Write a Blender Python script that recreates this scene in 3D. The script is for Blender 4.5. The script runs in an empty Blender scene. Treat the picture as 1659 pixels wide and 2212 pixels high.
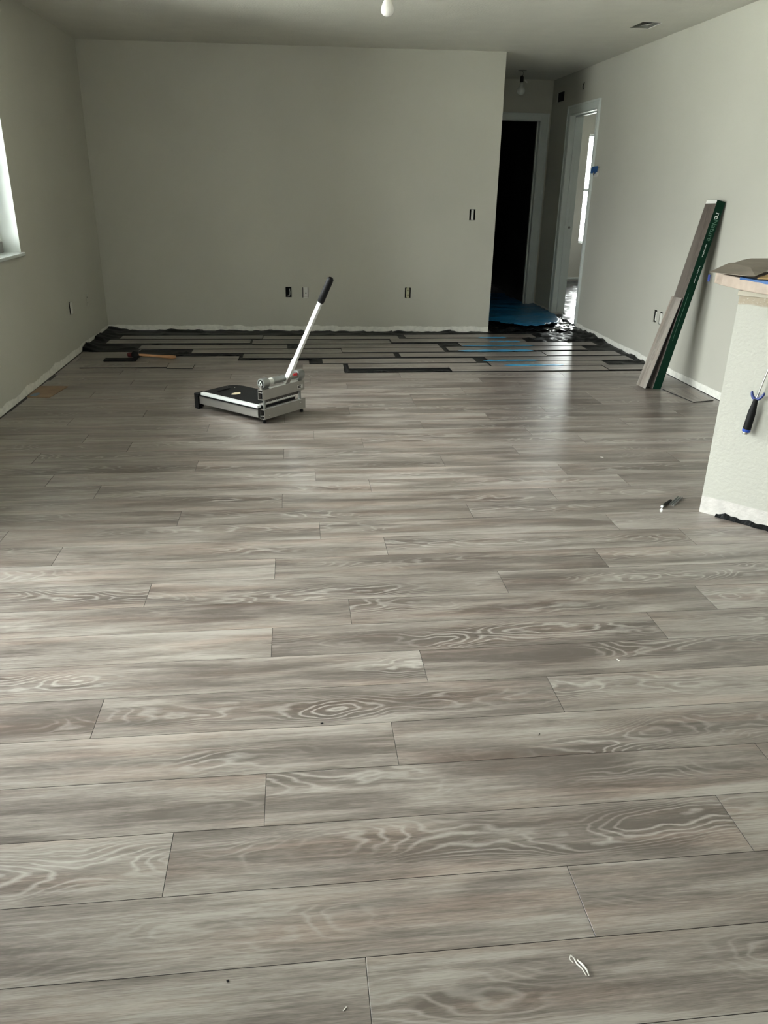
import bpy, bmesh, math, random
from mathutils import Vector, Matrix, noise
random.seed(7)
S = bpy.context.scene
COL = S.collection

# ------------------------------------------------------------------ camera
XL, YBL, XC, XR, YH, YBR = -1.797, 7.9026, 1.9145, 2.9203, 9.5445, 7.7363
H = 2.44
yaw, pitch, roll, fpx, CH = 0.116, 0.3971, -0.0183, 1685.87, 1.3438
fwd = Vector((math.sin(yaw)*math.cos(pitch), math.cos(yaw)*math.cos(pitch), -math.sin(pitch)))
r0 = Vector((math.cos(yaw), -math.sin(yaw), 0)); d0 = fwd.cross(r0)
rt = r0*math.cos(roll)+d0*math.sin(roll); dn = -r0*math.sin(roll)+d0*math.cos(roll)
cd = bpy.data.cameras.new('camera'); cam = bpy.data.objects.new('camera', cd); COL.objects.link(cam)
M3 = Matrix((rt, -dn, -fwd)).transposed()
cam.matrix_world = Matrix.Translation((0, 0, CH)) @ M3.to_4x4()
cd.sensor_fit = 'VERTICAL'; cd.sensor_height = 36.0; cd.lens = fpx/2212*36.0; cd.clip_start = 0.02
S.camera = cam

# ------------------------------------------------------------------ light and exposure
vs = S.view_settings
vs.view_transform = 'Standard'; vs.look = 'None'; vs.gamma = 1.0; vs.use_curve_mapping = False
vs.exposure = 1.30
S.cycles.use_denoising = True
S.cycles.max_bounces = 10; S.cycles.diffuse_bounces = 7; S.cycles.glossy_bounces = 4
S.cycles.sample_clamp_indirect = 6.0
w = bpy.data.worlds.new('overcast_sky'); S.world = w; w.use_nodes = True
wn = w.node_tree; bg = wn.nodes['Background']
bg.inputs['Color'].default_value = (0.99, 0.985, 0.975, 1); # overcast sky: zenith three times the horizon
_t = w.node_tree; _c = _t.nodes.new('ShaderNodeTexCoord'); _s = _t.nodes.new('ShaderNodeSeparateXYZ'); _m = _t.nodes.new('ShaderNodeMath')
_m.operation = 'MULTIPLY_ADD'; _m.inputs[1].default_value = 22.0; _m.inputs[2].default_value = 6.0; _k = _t.nodes.new('ShaderNodeMath'); _k.operation = 'MAXIMUM'; _k.inputs[1].default_value = 0.0
_t.links.new(_c.outputs['Generated'], _s.inputs[0]); _t.links.new(_s.outputs[2], _k.inputs[0]); _t.links.new(_k.outputs[0], _m.inputs[0]); _t.links.new(_m.outputs[0], bg.inputs['Strength'])
WIN = (3.40, 5.675, 0.889, 2.23)      # left window y0 y1 z0 z1
SLD = (1.25, 2.95, 0.02, 2.12)      # left patio door opening, out of frame
REAR = (-1.70, -0.80, 0.90, 2.05)      # unseen window added behind the camera to brighten the back wall
BED = (4.372, 5.55, 0.565, 2.078)      # bedroom window x0 x1 z0 z1

def portal(name, loc, rot, sx, sy):
    l = bpy.data.lights.new(name, 'AREA'); l.shape = 'RECTANGLE'; l.size = sx; l.size_y = sy
    l.cycles.is_portal = True
    o = bpy.data.objects.new(name, l); o.location = loc; o.rotation_euler = rot; COL.objects.link(o)
portal('window_daylight_portal', (XL-0.16, (WIN[0]+WIN[1])/2, (WIN[2]+WIN[3])/2), (0, -math.pi/2, 0), WIN[3]-WIN[2], WIN[1]-WIN[0])
portal('patio_daylight_portal', (XL-0.16, (SLD[0]+SLD[1])/2, (SLD[2]+SLD[3])/2), (0, -math.pi/2, 0), SLD[3]-SLD[2], SLD[1]-SLD[0])
portal('rear_fill_portal', ((REAR[0]+REAR[1])/2, -3.15, (REAR[2]+REAR[3])/2), (math.pi/2, 0, 0), REAR[1]-REAR[0], REAR[3]-REAR[2])  # portal of the added rear window
portal('bedroom_fill_portal', (6.72, 10.65, 1.60), (0, math.pi/2, 0), 0.8, 0.9)  # portal of the added bedroom side window
portal('bedroom_daylight_portal', ((BED[0]+BED[1])/2, 12.47, (BED[2]+BED[3])/2), (-math.pi/2, 0, 0), BED[1]-BED[0], BED[3]-BED[2])

# ------------------------------------------------------------------ helpers
def srgb(r, g, b):
    f = lambda c: (c/255/12.92) if c/255 <= 0.04045 else ((c/255+0.055)/1.055)**2.4
    return (f(r), f(g), f(b), 1)

class NT:
    def __init__(s, m): s.m = m; s.t = m.node_tree
    def n(s, typ, **k):
        nd = s.t.nodes.new(typ)
        for a, v in k.items():
            if a.startswith('i_'):
                key = a[2:]; key = int(key) if key.isdigit() else key.replace('_', ' ')
                nd.inputs[key].default_value = v
            else: setattr(nd, a, v)
        return nd
    def l(s, a, b): s.t.links.new(a, b)
    def math(s, op, a, b=None, c=None, clamp=False):
        nd = s.t.nodes.new('ShaderNodeMath'); nd.operation = op; nd.use_clamp = clamp
        for i, x in enumerate((a, b, c)):
            if x is None: continue
            if isinstance(x, (int, float)): nd.inputs[i].default_value = x
            else: s.l(x, nd.inputs[i])
        return nd.outputs[0]
    def ramp(s, fac, stops, interp='LINEAR'):
        nd = s.t.nodes.new('ShaderNodeValToRGB'); nd.color_ramp.interpolation = interp
        while len(nd.color_ramp.elements) < len(stops): nd.color_ramp.elements.new(0.5)
        for e, (p, c) in zip(nd.color_ramp.elements, stops):
            e.position = p; e.color = c if len(c) == 4 else (*c, 1)
        s.l(fac, nd.inputs[0]); return nd.outputs[0]
    def mix(s, fac, a, b, bt='MIX'):
        nd = s.t.nodes.new('ShaderNodeMix'); nd.data_type = 'RGBA'; nd.blend_type = bt
        for x, sock in ((fac, nd.inputs[0]), (a, nd.inputs[6]), (b, nd.inputs[7])):
            if isinstance(x, (int, float, tuple)): sock.default_value = x
            else: s.l(x, sock)
        return nd.outputs[2]

MATS = {}
def mat(name, col, rough=0.6, metal=0.0, spec=0.5, var=0.08, vscale=6.0, bump=0.0, bscale=60.0, coords='Object'):
    """procedural paint / plastic / metal with slight mottling and optional surface grain"""
    if name in MATS: return MATS[name]
    m = bpy.data.materials.new(name); m.use_nodes = True; t = NT(m)
    b = m.node_tree.nodes['Principled BSDF']
    tc = t.n('ShaderNodeTexCoord'); nz = t.n('ShaderNodeTexNoise', i_Scale=vscale, i_Detail=4.0)
    t.l(tc.outputs[coords], nz.inputs['Vector'])
    k = [c*(1-var) for c in col[:3]]; k2 = [min(1, c*(1+var)) for c in col[:3]]
    t.l(t.ramp(nz.outputs[0], [(0.3, k), (0.7, k2)]), b.inputs['Base Color'])
    b.inputs['Roughness'].default_value = rough; b.inputs['Metallic'].default_value = metal
    b.inputs['Specular IOR Level'].default_value = spec
    if bump:
        n2 = t.n('ShaderNodeTexNoise', i_Scale=bscale, i_Detail=3.0); t.l(tc.outputs[coords], n2.inputs['Vector'])
        bp = t.n('ShaderNodeBump', i_Strength=bump, i_Distance=0.004); t.l(n2.outputs[0], bp.inputs['Height'])
        t.l(bp.outputs[0], b.inputs['Normal'])
    MATS[name] = m; return m

def wall_mat(name, base, primer, zline, zamp, bumpscale=180.0, bump=0.25, top=None):
    """roller-painted drywall: bare primer strip with a ragged edge near the floor, orange-peel grain"""
    m = bpy.data.materials.new(name); m.use_nodes = True; t = NT(m); b = m.node_tree.nodes['Principled BSDF']
    g = t.n('ShaderNodeNewGeometry'); sp = t.n('ShaderNodeSeparateXYZ'); t.l(g.outputs['Position'], sp.inputs[0])
    n1 = t.n('ShaderNodeTexNoise', i_Scale=3.2, i_Detail=5.0, i_Roughness=0.6); t.l(g.outputs['Position'], n1.inputs['Vector'])
    # edge height = zline + noise*zamp ; noise ignores z
    fl = t.n('ShaderNodeVectorMath', operation='MULTIPLY'); fl.inputs[1].default_value = (1, 1, 0.15)
    t.l(g.outputs['Position'], fl.inputs[0]); t.l(fl.outputs[0], n1.inputs['Vector'])
    edge = t.math('ADD', t.math('MULTIPLY', t.math('SUBTRACT', n1.outputs[0], 0.5), zamp), zline)
    msk = t.math('MULTIPLY', t.math('SUBTRACT', edge, sp.outputs[2]), 160.0, clamp=True)
    n2 = t.n('ShaderNodeTexNoise', i_Scale=1.3, i_Detail=3.0); t.l(g.outputs['Position'], n2.inputs['Vector'])
    c0 = t.ramp(n2.outputs[0], [(0.3, [c*0.97 for c in base[:3]]), (0.7, [c*1.03 for c in base[:3]])])
    n3 = t.n('ShaderNodeTexNoise', i_Scale=25.0, i_Detail=4.0); t.l(g.outputs['Position'], n3.inputs['Vector'])
    c1 = t.ramp(n3.outputs[0], [(0.35, [c*0.86 for c in primer[:3]]), (0.6, primer[:3])])
    col = t.mix(msk, c0, c1)
    if top:
        z0, tc_ = top
        n4 = t.n('ShaderNodeTexNoise', i_Scale=14.0, i_Detail=4.0); t.l(g.outputs['Position'], n4.inputs['Vector'])
        m2 = t.math('MULTIPLY', t.math('SUBTRACT', t.math('ADD', sp.outputs[2], t.math('MULTIPLY', n4.outputs[0], 0.02)), z0), 120.0, clamp=True)
        n5 = t.n('ShaderNodeTexNoise', i_Scale=110.0, i_Detail=2.0); t.l(g.outputs['Position'], n5.inputs['Vector'])
        c2 = t.ramp(n5.outputs[0], [(0.58, tc_[:3]), (0.72, (0.44, 0.41, 0.34))])
        col = t.mix(m2, col, c2)
    t.l(col, b.inputs['Base Color'])
    b.inputs['Roughness'].default_value = 0.62; b.inputs['Specular IOR Level'].default_value = 0.35
    nb = t.n('ShaderNodeTexNoise', i_Scale=bumpscale, i_Detail=3.0); t.l(g.outputs['Position'], nb.inputs['Vector'])
    bp = t.n('ShaderNodeBump', i_Strength=bump, i_Distance=0.002); t.l(nb.outputs[0], bp.inputs['Height'])
    t.l(bp.outputs[0], b.inputs['Normal'])
    MATS[name] = m; return m

def plank_mat(name, dark, mid, light, vein, gloss=0.36):
    """grey-washed oak vinyl: cathedral veins as contour lines of a stretched noise field, fine streaks, blotches"""
    m = bpy.data.materials.new(name); m.use_nodes = True; t = NT(m); b = m.node_tree.nodes['Principled BSDF']
    uv = t.n('ShaderNodeUVMap'); uv.uv_map = 'UVMap'
    at = t.n('ShaderNodeAttribute', attribute_name='seed')
    ss = t.n('ShaderNodeSeparateColor'); t.l(at.outputs['Color'], ss.inputs[0])
    s1, s2, s3 = ss.outputs[0], ss.outputs[1], ss.outputs[2]
    su = t.n('ShaderNodeSeparateXYZ'); t.l(uv.outputs[0], su.inputs[0]); U, V = su.outputs[0], su.outputs[1]
    def P(a, bb, c):
        cb = t.n('ShaderNodeCombineXYZ'); t.l(t.math('MULTIPLY', U, a), cb.inputs[0]); t.l(t.math('MULTIPLY', V, bb), cb.inputs[1])
        t.l(t.math('MULTIPLY', s1, c), cb.inputs[2]); return cb.outputs[0]
    def NZ(vec, detail, rough=0.5, dist=0.0):
        n = t.n('ShaderNodeTexNoise', i_Scale=1.0, i_Detail=detail, i_Roughness=rough, i_Distortion=dist)
        t.l(vec, n.inputs['Vector']); return n.outputs[0]
    # wandering centre line of the heart grain
    wander = t.math('MULTIPLY', t.math('SUBTRACT', NZ(P(1.1, 0.0, 31.0), 1.0), 0.5), 0.16)
    vc = t.math('ADD', t.math('ADD', V, wander), t.math('MULTIPLY', t.math('SUBTRACT', s2, 0.5), 0.07))
    v2 = t.math('MULTIPLY', t.math('MULTIPLY', vc, vc), 95.0)
    h = NZ(P(2.1, 5.5, 57.0), 3.0, 0.42, 0.15)
    field = t.math('ADD', t.math('ADD', t.math('MULTIPLY', h, 1.7), v2), t.math('MULTIPLY', NZ(P(7.0, 34.0, 23.0), 2.0), 0.16))
    jag = t.math('MULTIPLY', t.math('SUBTRACT', NZ(P(60.0, 170.0, 11.0), 3.0, 0.6), 0.5), 0.22)
    cont = t.math('ADD', t.math('MULTIPLY', field, 10.0), jag)
    fr = t.math('FRACT', cont)
    saw = t.math('ABSOLUTE', t.math('SUBTRACT', fr, 0.5))
    line = t.ramp(saw, [(0.0, (0, 0, 0)), (0.26, (0.0, 0.0, 0.0)), (0.42, (0.7, 0.7, 0.7)), (0.5, (1, 1, 1))])
    # where veins are strong (central part, only on some planks / stretches)
    cen = t.ramp(t.math('ABSOLUTE', vc), [(0.0, (1, 1, 1)), (0.035, (0.9, 0.9, 0.9)), (0.075, (0.2, 0.2, 0.2)), (0.12, (0, 0, 0))])
    stretch = t.ramp(NZ(P(1.4, 3.0, 83.0), 2.0), [(0.44, (0, 0, 0)), (0.60, (1, 1, 1))])
    veinm = t.math('MULTIPLY', t.math('MULTIPLY', line, cen), t.math('ADD', t.math('MULTIPLY', stretch, 0.72), 0.06))
    # tone
    blot = NZ(P(2.0, 17.0, 19.0), 4.0, 0.55, 0.6)
    streak = NZ(P(5.0, 150.0, 43.0), 5.0, 0.65, 0.3)
    fib = NZ(P(26.0, 520.0, 71.0), 3.0, 0.7)
    tone = t.math('ADD', t.math('ADD', t.math('MULTIPLY', blot, 0.66), t.math('MULTIPLY', streak, 0.38)), t.math('MULTIPLY', fib, 0.36))
    tone = t.math('SUBTRACT', tone, t.math('MULTIPLY', cen, 0.075))
    tone = t.math('ADD', tone, t.math('MULTIPLY', t.math('SUBTRACT', s3, 0.5), 0.10))
    col = t.ramp(tone, [(0.54, dark), (0.665, mid), (0.81, light)])
    warm = t.ramp(NZ(P(1.8, 16.0, 5.0), 2.0), [(0.48, (1, 1, 1)), (0.70, (1.0, 0.90, 0.86))])
    col = t.mix(1.0, col, warm, 'MULTIPLY')
    col = t.mix(t.math('MULTIPLY', veinm, 0.80), col, vein)
    # knots
    kn = NZ(P(3.2, 20.0, 97.0), 1.0)
    km = t.ramp(kn, [(0.70, (0, 0, 0)), (0.80, (1, 1, 1))])
    col = t.mix(t.math('MULTIPLY', km, 0.5), col, (dark[0]*0.5, dark[1]*0.5, dark[2]*0.5, 1))
    t.l(col, b.inputs['Base Color'])
    rg = t.math('ADD', t.math('MULTIPLY', streak, 0.10), gloss-0.05)
    t.l(rg, b.inputs['Roughness']); b.inputs['Specular IOR Level'].default_value = 0.95
    hh = t.math('ADD', t.math('MULTIPLY', streak, 0.6), t.math('MULTIPLY', veinm, 0.4))
    bp = t.n('ShaderNodeBump', i_Strength=0.10, i_Distance=0.0006); t.l(hh, bp.inputs['Height']); t.l(bp.outputs[0], b.inputs['Normal'])
    MATS[name] = m; return m

def glass_mat():
    m = bpy.data.materials.new('window_glass'); m.use_nodes = True; t = NT(m); nt = m.node_tree
    nt.nodes.remove(nt.nodes['Principled BSDF']); out = nt.nodes['Material Output']
    tr = t.n('ShaderNodeBsdfTransparent'); gl = t.n('ShaderNodeBsdfGlossy'); gl.inputs['Roughness'].default_value = 0.02
    fr = t.n('ShaderNodeFresnel'); fr.inputs[0].default_value = 1.45
    tr.inputs[0].default_value = (0.93, 0.96, 0.95, 1)
    mx = t.n('ShaderNodeMixShader'); t.l(fr.outputs[0], mx.inputs[0]); t.l(tr.outputs[0], mx.inputs[1]); t.l(gl.outputs[0], mx.inputs[2])
    t.l(mx.outputs[0], out.inputs[0]); return m

class MB:
    """collects geometry for ONE mesh object"""
    def __init__(s): s.v = []; s.f = []; s.m = []; s.uv = None
    def add(s, vs_, fs, mi=0, xf=None):
        o = len(s.v); s.v += [tuple(xf @ Vector(p)) if xf else tuple(p) for p in vs_]
        s.f += [tuple(i+o for i in f) for f in fs]; s.m += [mi]*len(fs); return s
    def box(s, a, b, mi=0, xf=None):
        x0, y0, z0 = a; x1, y1, z1 = b
        vs_ = [(x0,y0,z0),(x1,y0,z0),(x1,y1,z0),(x0,y1,z0),(x0,y0,z1),(x1,y0,z1),(x1,y1,z1),(x0,y1,z1)]
        fs = [(0,3,2,1),(4,5,6,7),(0,1,5,4),(1,2,6,5),(2,3,7,6),(3,0,4,7)]
        return s.add(vs_, fs, mi, xf)
    def prism(s, poly, z0, z1, mi=0, xf=None):
        n = len(poly); vs_ = [(x, y, z0) for x, y in poly]+[(x, y, z1) for x, y in poly]
        fs = [tuple(range(n-1, -1, -1)), tuple(range(n, 2*n))]+[(i, (i+1) % n, n+(i+1) % n, n+i) for i in range(n)]
        return s.add(vs_, fs, mi, xf)
    def lathe(s, prof, seg=24, mi=0, xf=None):
        """profile [(r,z)] around z, ends capped"""
        vs_ = []; fs = []
        for r, z in prof:
            for k in range(seg): a = 2*math.pi*k/seg; vs_.append((r*math.cos(a), r*math.sin(a), z))
        for i in range(len(prof)-1):
            for k in range(seg):
                k2 = (k+1) % seg; fs.append((i*seg+k, i*seg+k2, (i+1)*seg+k2, (i+1)*seg+k))
        fs.append(tuple(range(seg-1, -1, -1))); fs.append(tuple((len(prof)-1)*seg+k for k in range(seg)))
        return s.add(vs_, fs, mi, xf)
    def tube(s, pts, r, seg=10, mi=0, xf=None):
        pts = [Vector(p) for p in pts]; vs_ = []; fs = []; rr = r if isinstance(r, (list, tuple)) else [r]*len(pts)
        prev = None
        for i, p in enumerate(pts):
            d = (pts[min(i+1, len(pts)-1)]-pts[max(i-1, 0)]).normalized()
            if prev is None: a = d.orthogonal().normalized()
            else: a = (prev-d*prev.dot(d)).normalized()
            prev = a; b = d.cross(a)
            for k in range(seg):
                an = 2*math.pi*k/seg; vs_.append(tuple(p+(a*math.cos(an)+b*math.sin(an))*rr[i]))
        for i in range(len(pts)-1):
            for k in range(seg):
                k2 = (k+1) % seg; fs.append((i*seg+k, i*seg+k2, (i+1)*seg+k2, (i+1)*seg+k))
        fs.append(tuple(range(seg-1, -1, -1))); fs.append(tuple((len(pts)-1)*seg+k for k in range(seg)))
        return s.add(vs_, fs, mi, xf)
    def build(s, name, mats, parent=None, bevel=0.0, smooth=False, loc=None, bseg=2):
        me = bpy.data.meshes.new(name); me.from_pydata(s.v, [], s.f)
        for mm in (mats if isinstance(mats, (list, tuple)) else [mats]): me.materials.append(mm)
        for p, mi in zip(me.polygons, s.m): p.material_index = mi
        bm = bmesh.new(); bm.from_mesh(me); bmesh.ops.recalc_face_normals(bm, faces=bm.faces)
        if bevel:
            bmesh.ops.bevel(bm, geom=[e for e in bm.edges if len(e.link_faces) == 2 and e.calc_face_angle(0) > 0.6], offset=bevel, segments=bseg, affect='EDGES', profile=0.5)
        bm.to_mesh(me); bm.free()
        o = bpy.data.objects.new(name, me); COL.objects.link(o)
        if smooth:
            for p in me.polygons: p.use_smooth = True
            try: me.set_sharp_from_angle(angle=math.radians(38))
            except Exception: pass
        if parent is not None: o.parent = parent
        if loc is not None: o.location = loc
        return o

def tag(o, label, cat, group=None, kind=None):
    o['label'] = label; o['category'] = cat
    if group: o['group'] = group
    if kind: o['kind'] = kind
    return o
def struct(o): o['kind'] = 'structure'; return o
def thing(name, label, cat, loc=(0, 0, 0), rotz=0.0, group=None, mw=None):
    o = bpy.data.objects.new(name, None); COL.objects.link(o); o.empty_display_size = 0.05
    if mw is not None: o.matrix_world = mw
    else: o.location = loc; o.rotation_euler = (0, 0, rotz)
    return tag(o, label, cat, group)
def frame(origin, ex, ey, ez=None):
    ex = Vector(ex).normalized(); ey = Vector(ey); ey = (ey-ex*ey.dot(ex)).normalized(); ez = ex.cross(ey)
    m = Matrix((ex, ey, ez)).transposed().to_4x4(); m.translation = Vector(origin); return m

# ------------------------------------------------------------------ materials
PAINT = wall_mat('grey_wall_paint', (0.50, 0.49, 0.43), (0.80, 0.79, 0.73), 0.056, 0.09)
PAINT_R = wall_mat('grey_wall_paint_dimmed', (0.46, 0.452, 0.402), (0.80, 0.79, 0.74), 0.052, 0.04)  # same wall paint, darker copy to hold down light on the right wall
PONY = wall_mat('half_wall_paint_dimmed', (0.395, 0.392, 0.35), (0.50, 0.48, 0.455), 0.082, 0.035, bumpscale=80.0, bump=1.0, top=(0.925, (0.30, 0.255, 0.19)))  # same wall paint, colours darkened against the strong light on the half wall
CEIL = mat('ceiling_texture', (0.66, 0.645, 0.585, 1), 0.8, var=0.03, bump=0.5, bscale=70)
WHITE = mat('white_trim_paint', (0.62, 0.66, 0.64, 1), 0.35, var=0.03)
VINYLW = mat('white_window_vinyl', (0.75, 0.77, 0.75, 1), 0.4, var=0.03)
SASH = mat('grey_sash', (0.22, 0.21, 0.20, 1), 0.5, var=0.05)
PLANK = plank_mat('grey_oak_vinyl', (0.088, 0.072, 0.062), (0.180, 0.155, 0.137), (0.300, 0.273, 0.248), (0.43, 0.405, 0.372, 1), 0.33)
PLANKD = plank_mat('grey_oak_vinyl_dark', (0.14, 0.12, 0.104), (0.225, 0.20, 0.178), (0.33, 0.30, 0.272), (0.42, 0.40, 0.365, 1), 0.42)
PRINT = plank_mat('printed_wood_sleeve', (0.060, 0.045, 0.038), (0.090, 0.072, 0.062), (0.130, 0.110, 0.096), (0.16, 0.14, 0.125, 1), 0.40)
CORE = mat('black_plank_core', (0.012, 0.012, 0.012, 1), 0.6)
SLAB = mat('film_covered_slab', (0.015, 0.015, 0.016, 1), 0.6, var=0.2, bump=0.3)
FILM = mat('black_plastic_film', (0.006, 0.0065, 0.007, 1), 0.40, spec=0.10, bump=0.5, bscale=18)
FILMS = mat('shiny_black_plastic_film', (0.010, 0.011, 0.012, 1), 0.2, spec=0.8, bump=0.5, bscale=18)
FILMB = mat('bedroom_plastic_film', (0.05, 0.052, 0.055, 1), 0.25, spec=1.0, bump=0.3, bscale=12)
BLUE = mat('blue_plastic_film', (0.008, 0.12, 0.26, 1), 0.35, spec=0.5, var=0.15, bump=0.5, bscale=14)
LBLUE = mat('light_blue_film', (0.05, 0.33, 0.58, 1), 0.3, var=0.08)
BLACK = mat('black_rubber', (0.006, 0.006, 0.0065, 1), 0.6, spec=0.2)
BOARD = mat('black_table_board', (0.006, 0.0065, 0.007, 1), 0.55, spec=0.22, var=0.3, vscale=20)
VOID = mat('cavity_shade', (0.004, 0.004, 0.004, 1), 0.9)  # near-black colour puts the shade inside hollows onto their surfaces
ALU = mat('brushed_aluminium', (0.36, 0.35, 0.325, 1), 0.42, metal=0.75, var=0.03)
ALUW = mat('white_anodised_aluminium', (0.80, 0.83, 0.82, 1), 0.35, metal=0.25, var=0.02)
TUBE = mat('grey_tube_metal', (0.26, 0.27, 0.26, 1), 0.35, metal=0.6, var=0.05)
STEEL = mat('chromed_steel', (0.7, 0.7, 0.68, 1), 0.18, metal=1.0)
DEVW = mat('white_device_plastic', (0.62, 0.61, 0.57, 1), 0.4)
ALMOND = mat('almond_device_plastic', (0.50, 0.48, 0.33, 1), 0.4)
BULBM = mat('frosted_bulb_glass', (0.82, 0.80, 0.77, 1), 0.25, var=0.02)
BULBG = mat('grey_globe_bulb', (0.55, 0.56, 0.52, 1), 0.25, var=0.02)
WOODH = mat('mallet_wood', (0.42, 0.22, 0.10, 1), 0.5, var=0.15, vscale=12)
RED = mat('red_marking', (0.55, 0.03, 0.04, 1), 0.4)
DRED = mat('dark_red_head', (0.10, 0.012, 0.012, 1), 0.5)
GREEN = mat('dark_green_carton', (0.001, 0.020, 0.010, 1), 0.5, spec=0.12, var=0.05)
CARDW = mat('white_carton_end', (0.66, 0.65, 0.62, 1), 0.6)
TXTW = mat('white_print', (0.75, 0.8, 0.76, 1), 0.5)
TXTG = mat('faint_green_print', (0.07, 0.16, 0.11, 1), 0.5)
CARDB = mat('brown_cardboard', (0.25, 0.17, 0.105, 1), 0.8, var=0.18, vscale=9)
PAPER = mat('grey_brown_paper', (0.20, 0.17, 0.14, 1), 0.75, var=0.2, vscale=7, bump=0.6, bscale=12)
WOODB = mat('ochre_wood_edge', (0.40, 0.26, 0.10, 1), 0.7)
PARTB = mat('unfinished_counter_edge', (0.34, 0.275, 0.228, 1), 0.65, var=0.08, vscale=30, bump=0.5, bscale=40)
CLEAT = mat('pale_trim_strip', (0.34, 0.31, 0.25, 1), 0.6)
TAPE = mat('blue_painters_tape', (0.018, 0.085, 0.25, 1), 0.6, var=0.15)
BLUEP = mat('blue_handle_plastic', (0.012, 0.05, 0.30, 1), 0.35)
NAVY = mat('navy_hook_plastic', (0.02, 0.035, 0.16, 1), 0.4)
DUCT = mat('galvanised_duct', (0.20, 0.20, 0.18, 1), 0.5, var=0.2)
STICK = mat('cream_sticker', (0.55, 0.47, 0.33, 1), 0.5, var=0.2, vscale=60)
STICKW = mat('pale_sticker', (0.62, 0.63, 0.60, 1), 0.5)
GROUND = mat('outdoor_concrete', (0.42, 0.42, 0.39, 1), 0.9)
GLASS = glass_mat()

# ------------------------------------------------------------------ structure
def wall_panel(name, p0, p1, z0, z1, depth, holes, m, side=1, reveal=None):
    """slab from p0 to p1 (plan), its room face on that line, thickness on its left (side=1) or right; rectangular holes (s0,s1,z0,z1)"""
    p0 = Vector(p0); p1 = Vector(p1); L = (p1-p0).length; d = (p1-p0)/L; n = Vector((-d.y, d.x))*side
    ss = sorted({0, L, *[h[0] for h in holes], *[h[1] for h in holes]}); zs = sorted({z0, z1, *[h[2] for h in holes], *[h[3] for h in holes]})
    solid = lambda i, j: 0 <= i < len(ss)-1 and 0 <= j < len(zs)-1 and not any(h[0]-1e-6 <= ss[i] and ss[i+1] <= h[1]+1e-6 and h[2]-1e-6 <= zs[j] and zs[j+1] <= h[3]+1e-6 for h in holes)
    P = lambda s_, dd, z: (p0.x+d.x*s_+n.x*dd, p0.y+d.y*s_+n.y*dd, z)
    mb = MB()
    for i in range(len(ss)-1):
        for j in range(len(zs)-1):
            if not solid(i, j): continue
            a, b, c, e = ss[i], ss[i+1], zs[j], zs[j+1]
            mb.add([P(a,0,c), P(b,0,c), P(b,0,e), P(a,0,e)], [(0,1,2,3)])
            mb.add([P(a,depth,c), P(b,depth,c), P(b,depth,e), P(a,depth,e)], [(3,2,1,0)])
            for (ii, jj, q) in ((i-1, j, [P(a,0,c),P(a,0,e),P(a,depth,e),P(a,depth,c)]), (i+1, j, [P(b,0,c),P(b,depth,c),P(b,depth,e),P(b,0,e)]),
                                (i, j-1, [P(a,0,c),P(a,depth,c),P(b,depth,c),P(b,0,c)]), (i, j+1, [P(a,0,e),P(b,0,e),P(b,depth,e),P(a,depth,e)])):
                if not solid(ii, jj): mb.add(q, [(0,1,2,3)], 1 if (reveal and 0 <= ii < len(ss)-1 and 0 <= jj < len(zs)-1) else 0)
    me_ = [m]+([reveal] if reveal else [])
    bmv = mb; o = bmv.build(name, me_)
    bm = bmesh.new(); bm.from_mesh(o.data); bmesh.ops.remove_doubles(bm, verts=bm.verts, dist=1e-5)
    bmesh.ops.recalc_face_normals(bm, faces=bm.faces); bm.to_mesh(o.data); bm.free()
    return struct(o)

Y0 = -3.0
# electrical cut-outs: (centre along wall, centre z)
def hole(c, z, w_=0.058, h_=0.098): return (c-w_/2, c+w_/2, z-h_/2, z+h_/2)
dB = (Vector((XC, YBR))-Vector((XL, YBL))); LB = dB.length; dB.normalize()
backS = {'blank': (1.743+0.0, 0.371), 'phone': (1.905, 0.368), 'outlet': (2.900, 0.375), 'switch': (3.492, 1.096)}
leftS = {'cover': (6.669, 0.383), 'hidden': (7.223, 0.374)}
rightS = {'a': (6.212, 0.392), 'b': (6.105, 0.390)}
wall_panel('wall_left', (XL, Y0), (XL, YBL), 0, H, 0.16,
           [(WIN[0]-Y0, WIN[1]-Y0, WIN[2], WIN[3]), (SLD[0]-Y0, SLD[1]-Y0, SLD[2], SLD[3]), hole(leftS['cover'][0]-Y0, leftS['cover'][1]), hole(leftS['hidden'][0]-Y0, leftS['hidden'][1])],
           PAINT, 1, WHITE)
wall_panel('wall_back', (XL, YBL), (XC, YBR), 0, H, 0.12,
           [hole(s_, z_) for s_, z_ in backS.values()], PAINT, 1, PAINT)
wall_panel('wall_hall_left', (XC, YBR+0.121), (XC, YH), 0, H, 0.12, [], PAINT, 1)
wall_panel('wall_hall_end', (XC-0.12, YH), (XR, YH), 0, H, 0.12, [(0.19, 2.814-XC+0.12, 0, 2.048)], PAINT, 1, WHITE)
DR = (8.048, 8.845)
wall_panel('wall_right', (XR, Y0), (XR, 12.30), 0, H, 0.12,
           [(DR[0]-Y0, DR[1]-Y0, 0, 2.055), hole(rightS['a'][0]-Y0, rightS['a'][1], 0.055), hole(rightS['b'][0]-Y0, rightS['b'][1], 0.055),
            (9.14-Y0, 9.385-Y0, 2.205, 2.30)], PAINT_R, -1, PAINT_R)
wall_panel('wall_rear', (XL-0.16, Y0), (XR+0.12, Y0), 0, H, 0.12, [(REAR[0]-XL+0.16, REAR[1]-XL+0.16, REAR[2], REAR[3])], PAINT, -1, WHITE)
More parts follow.
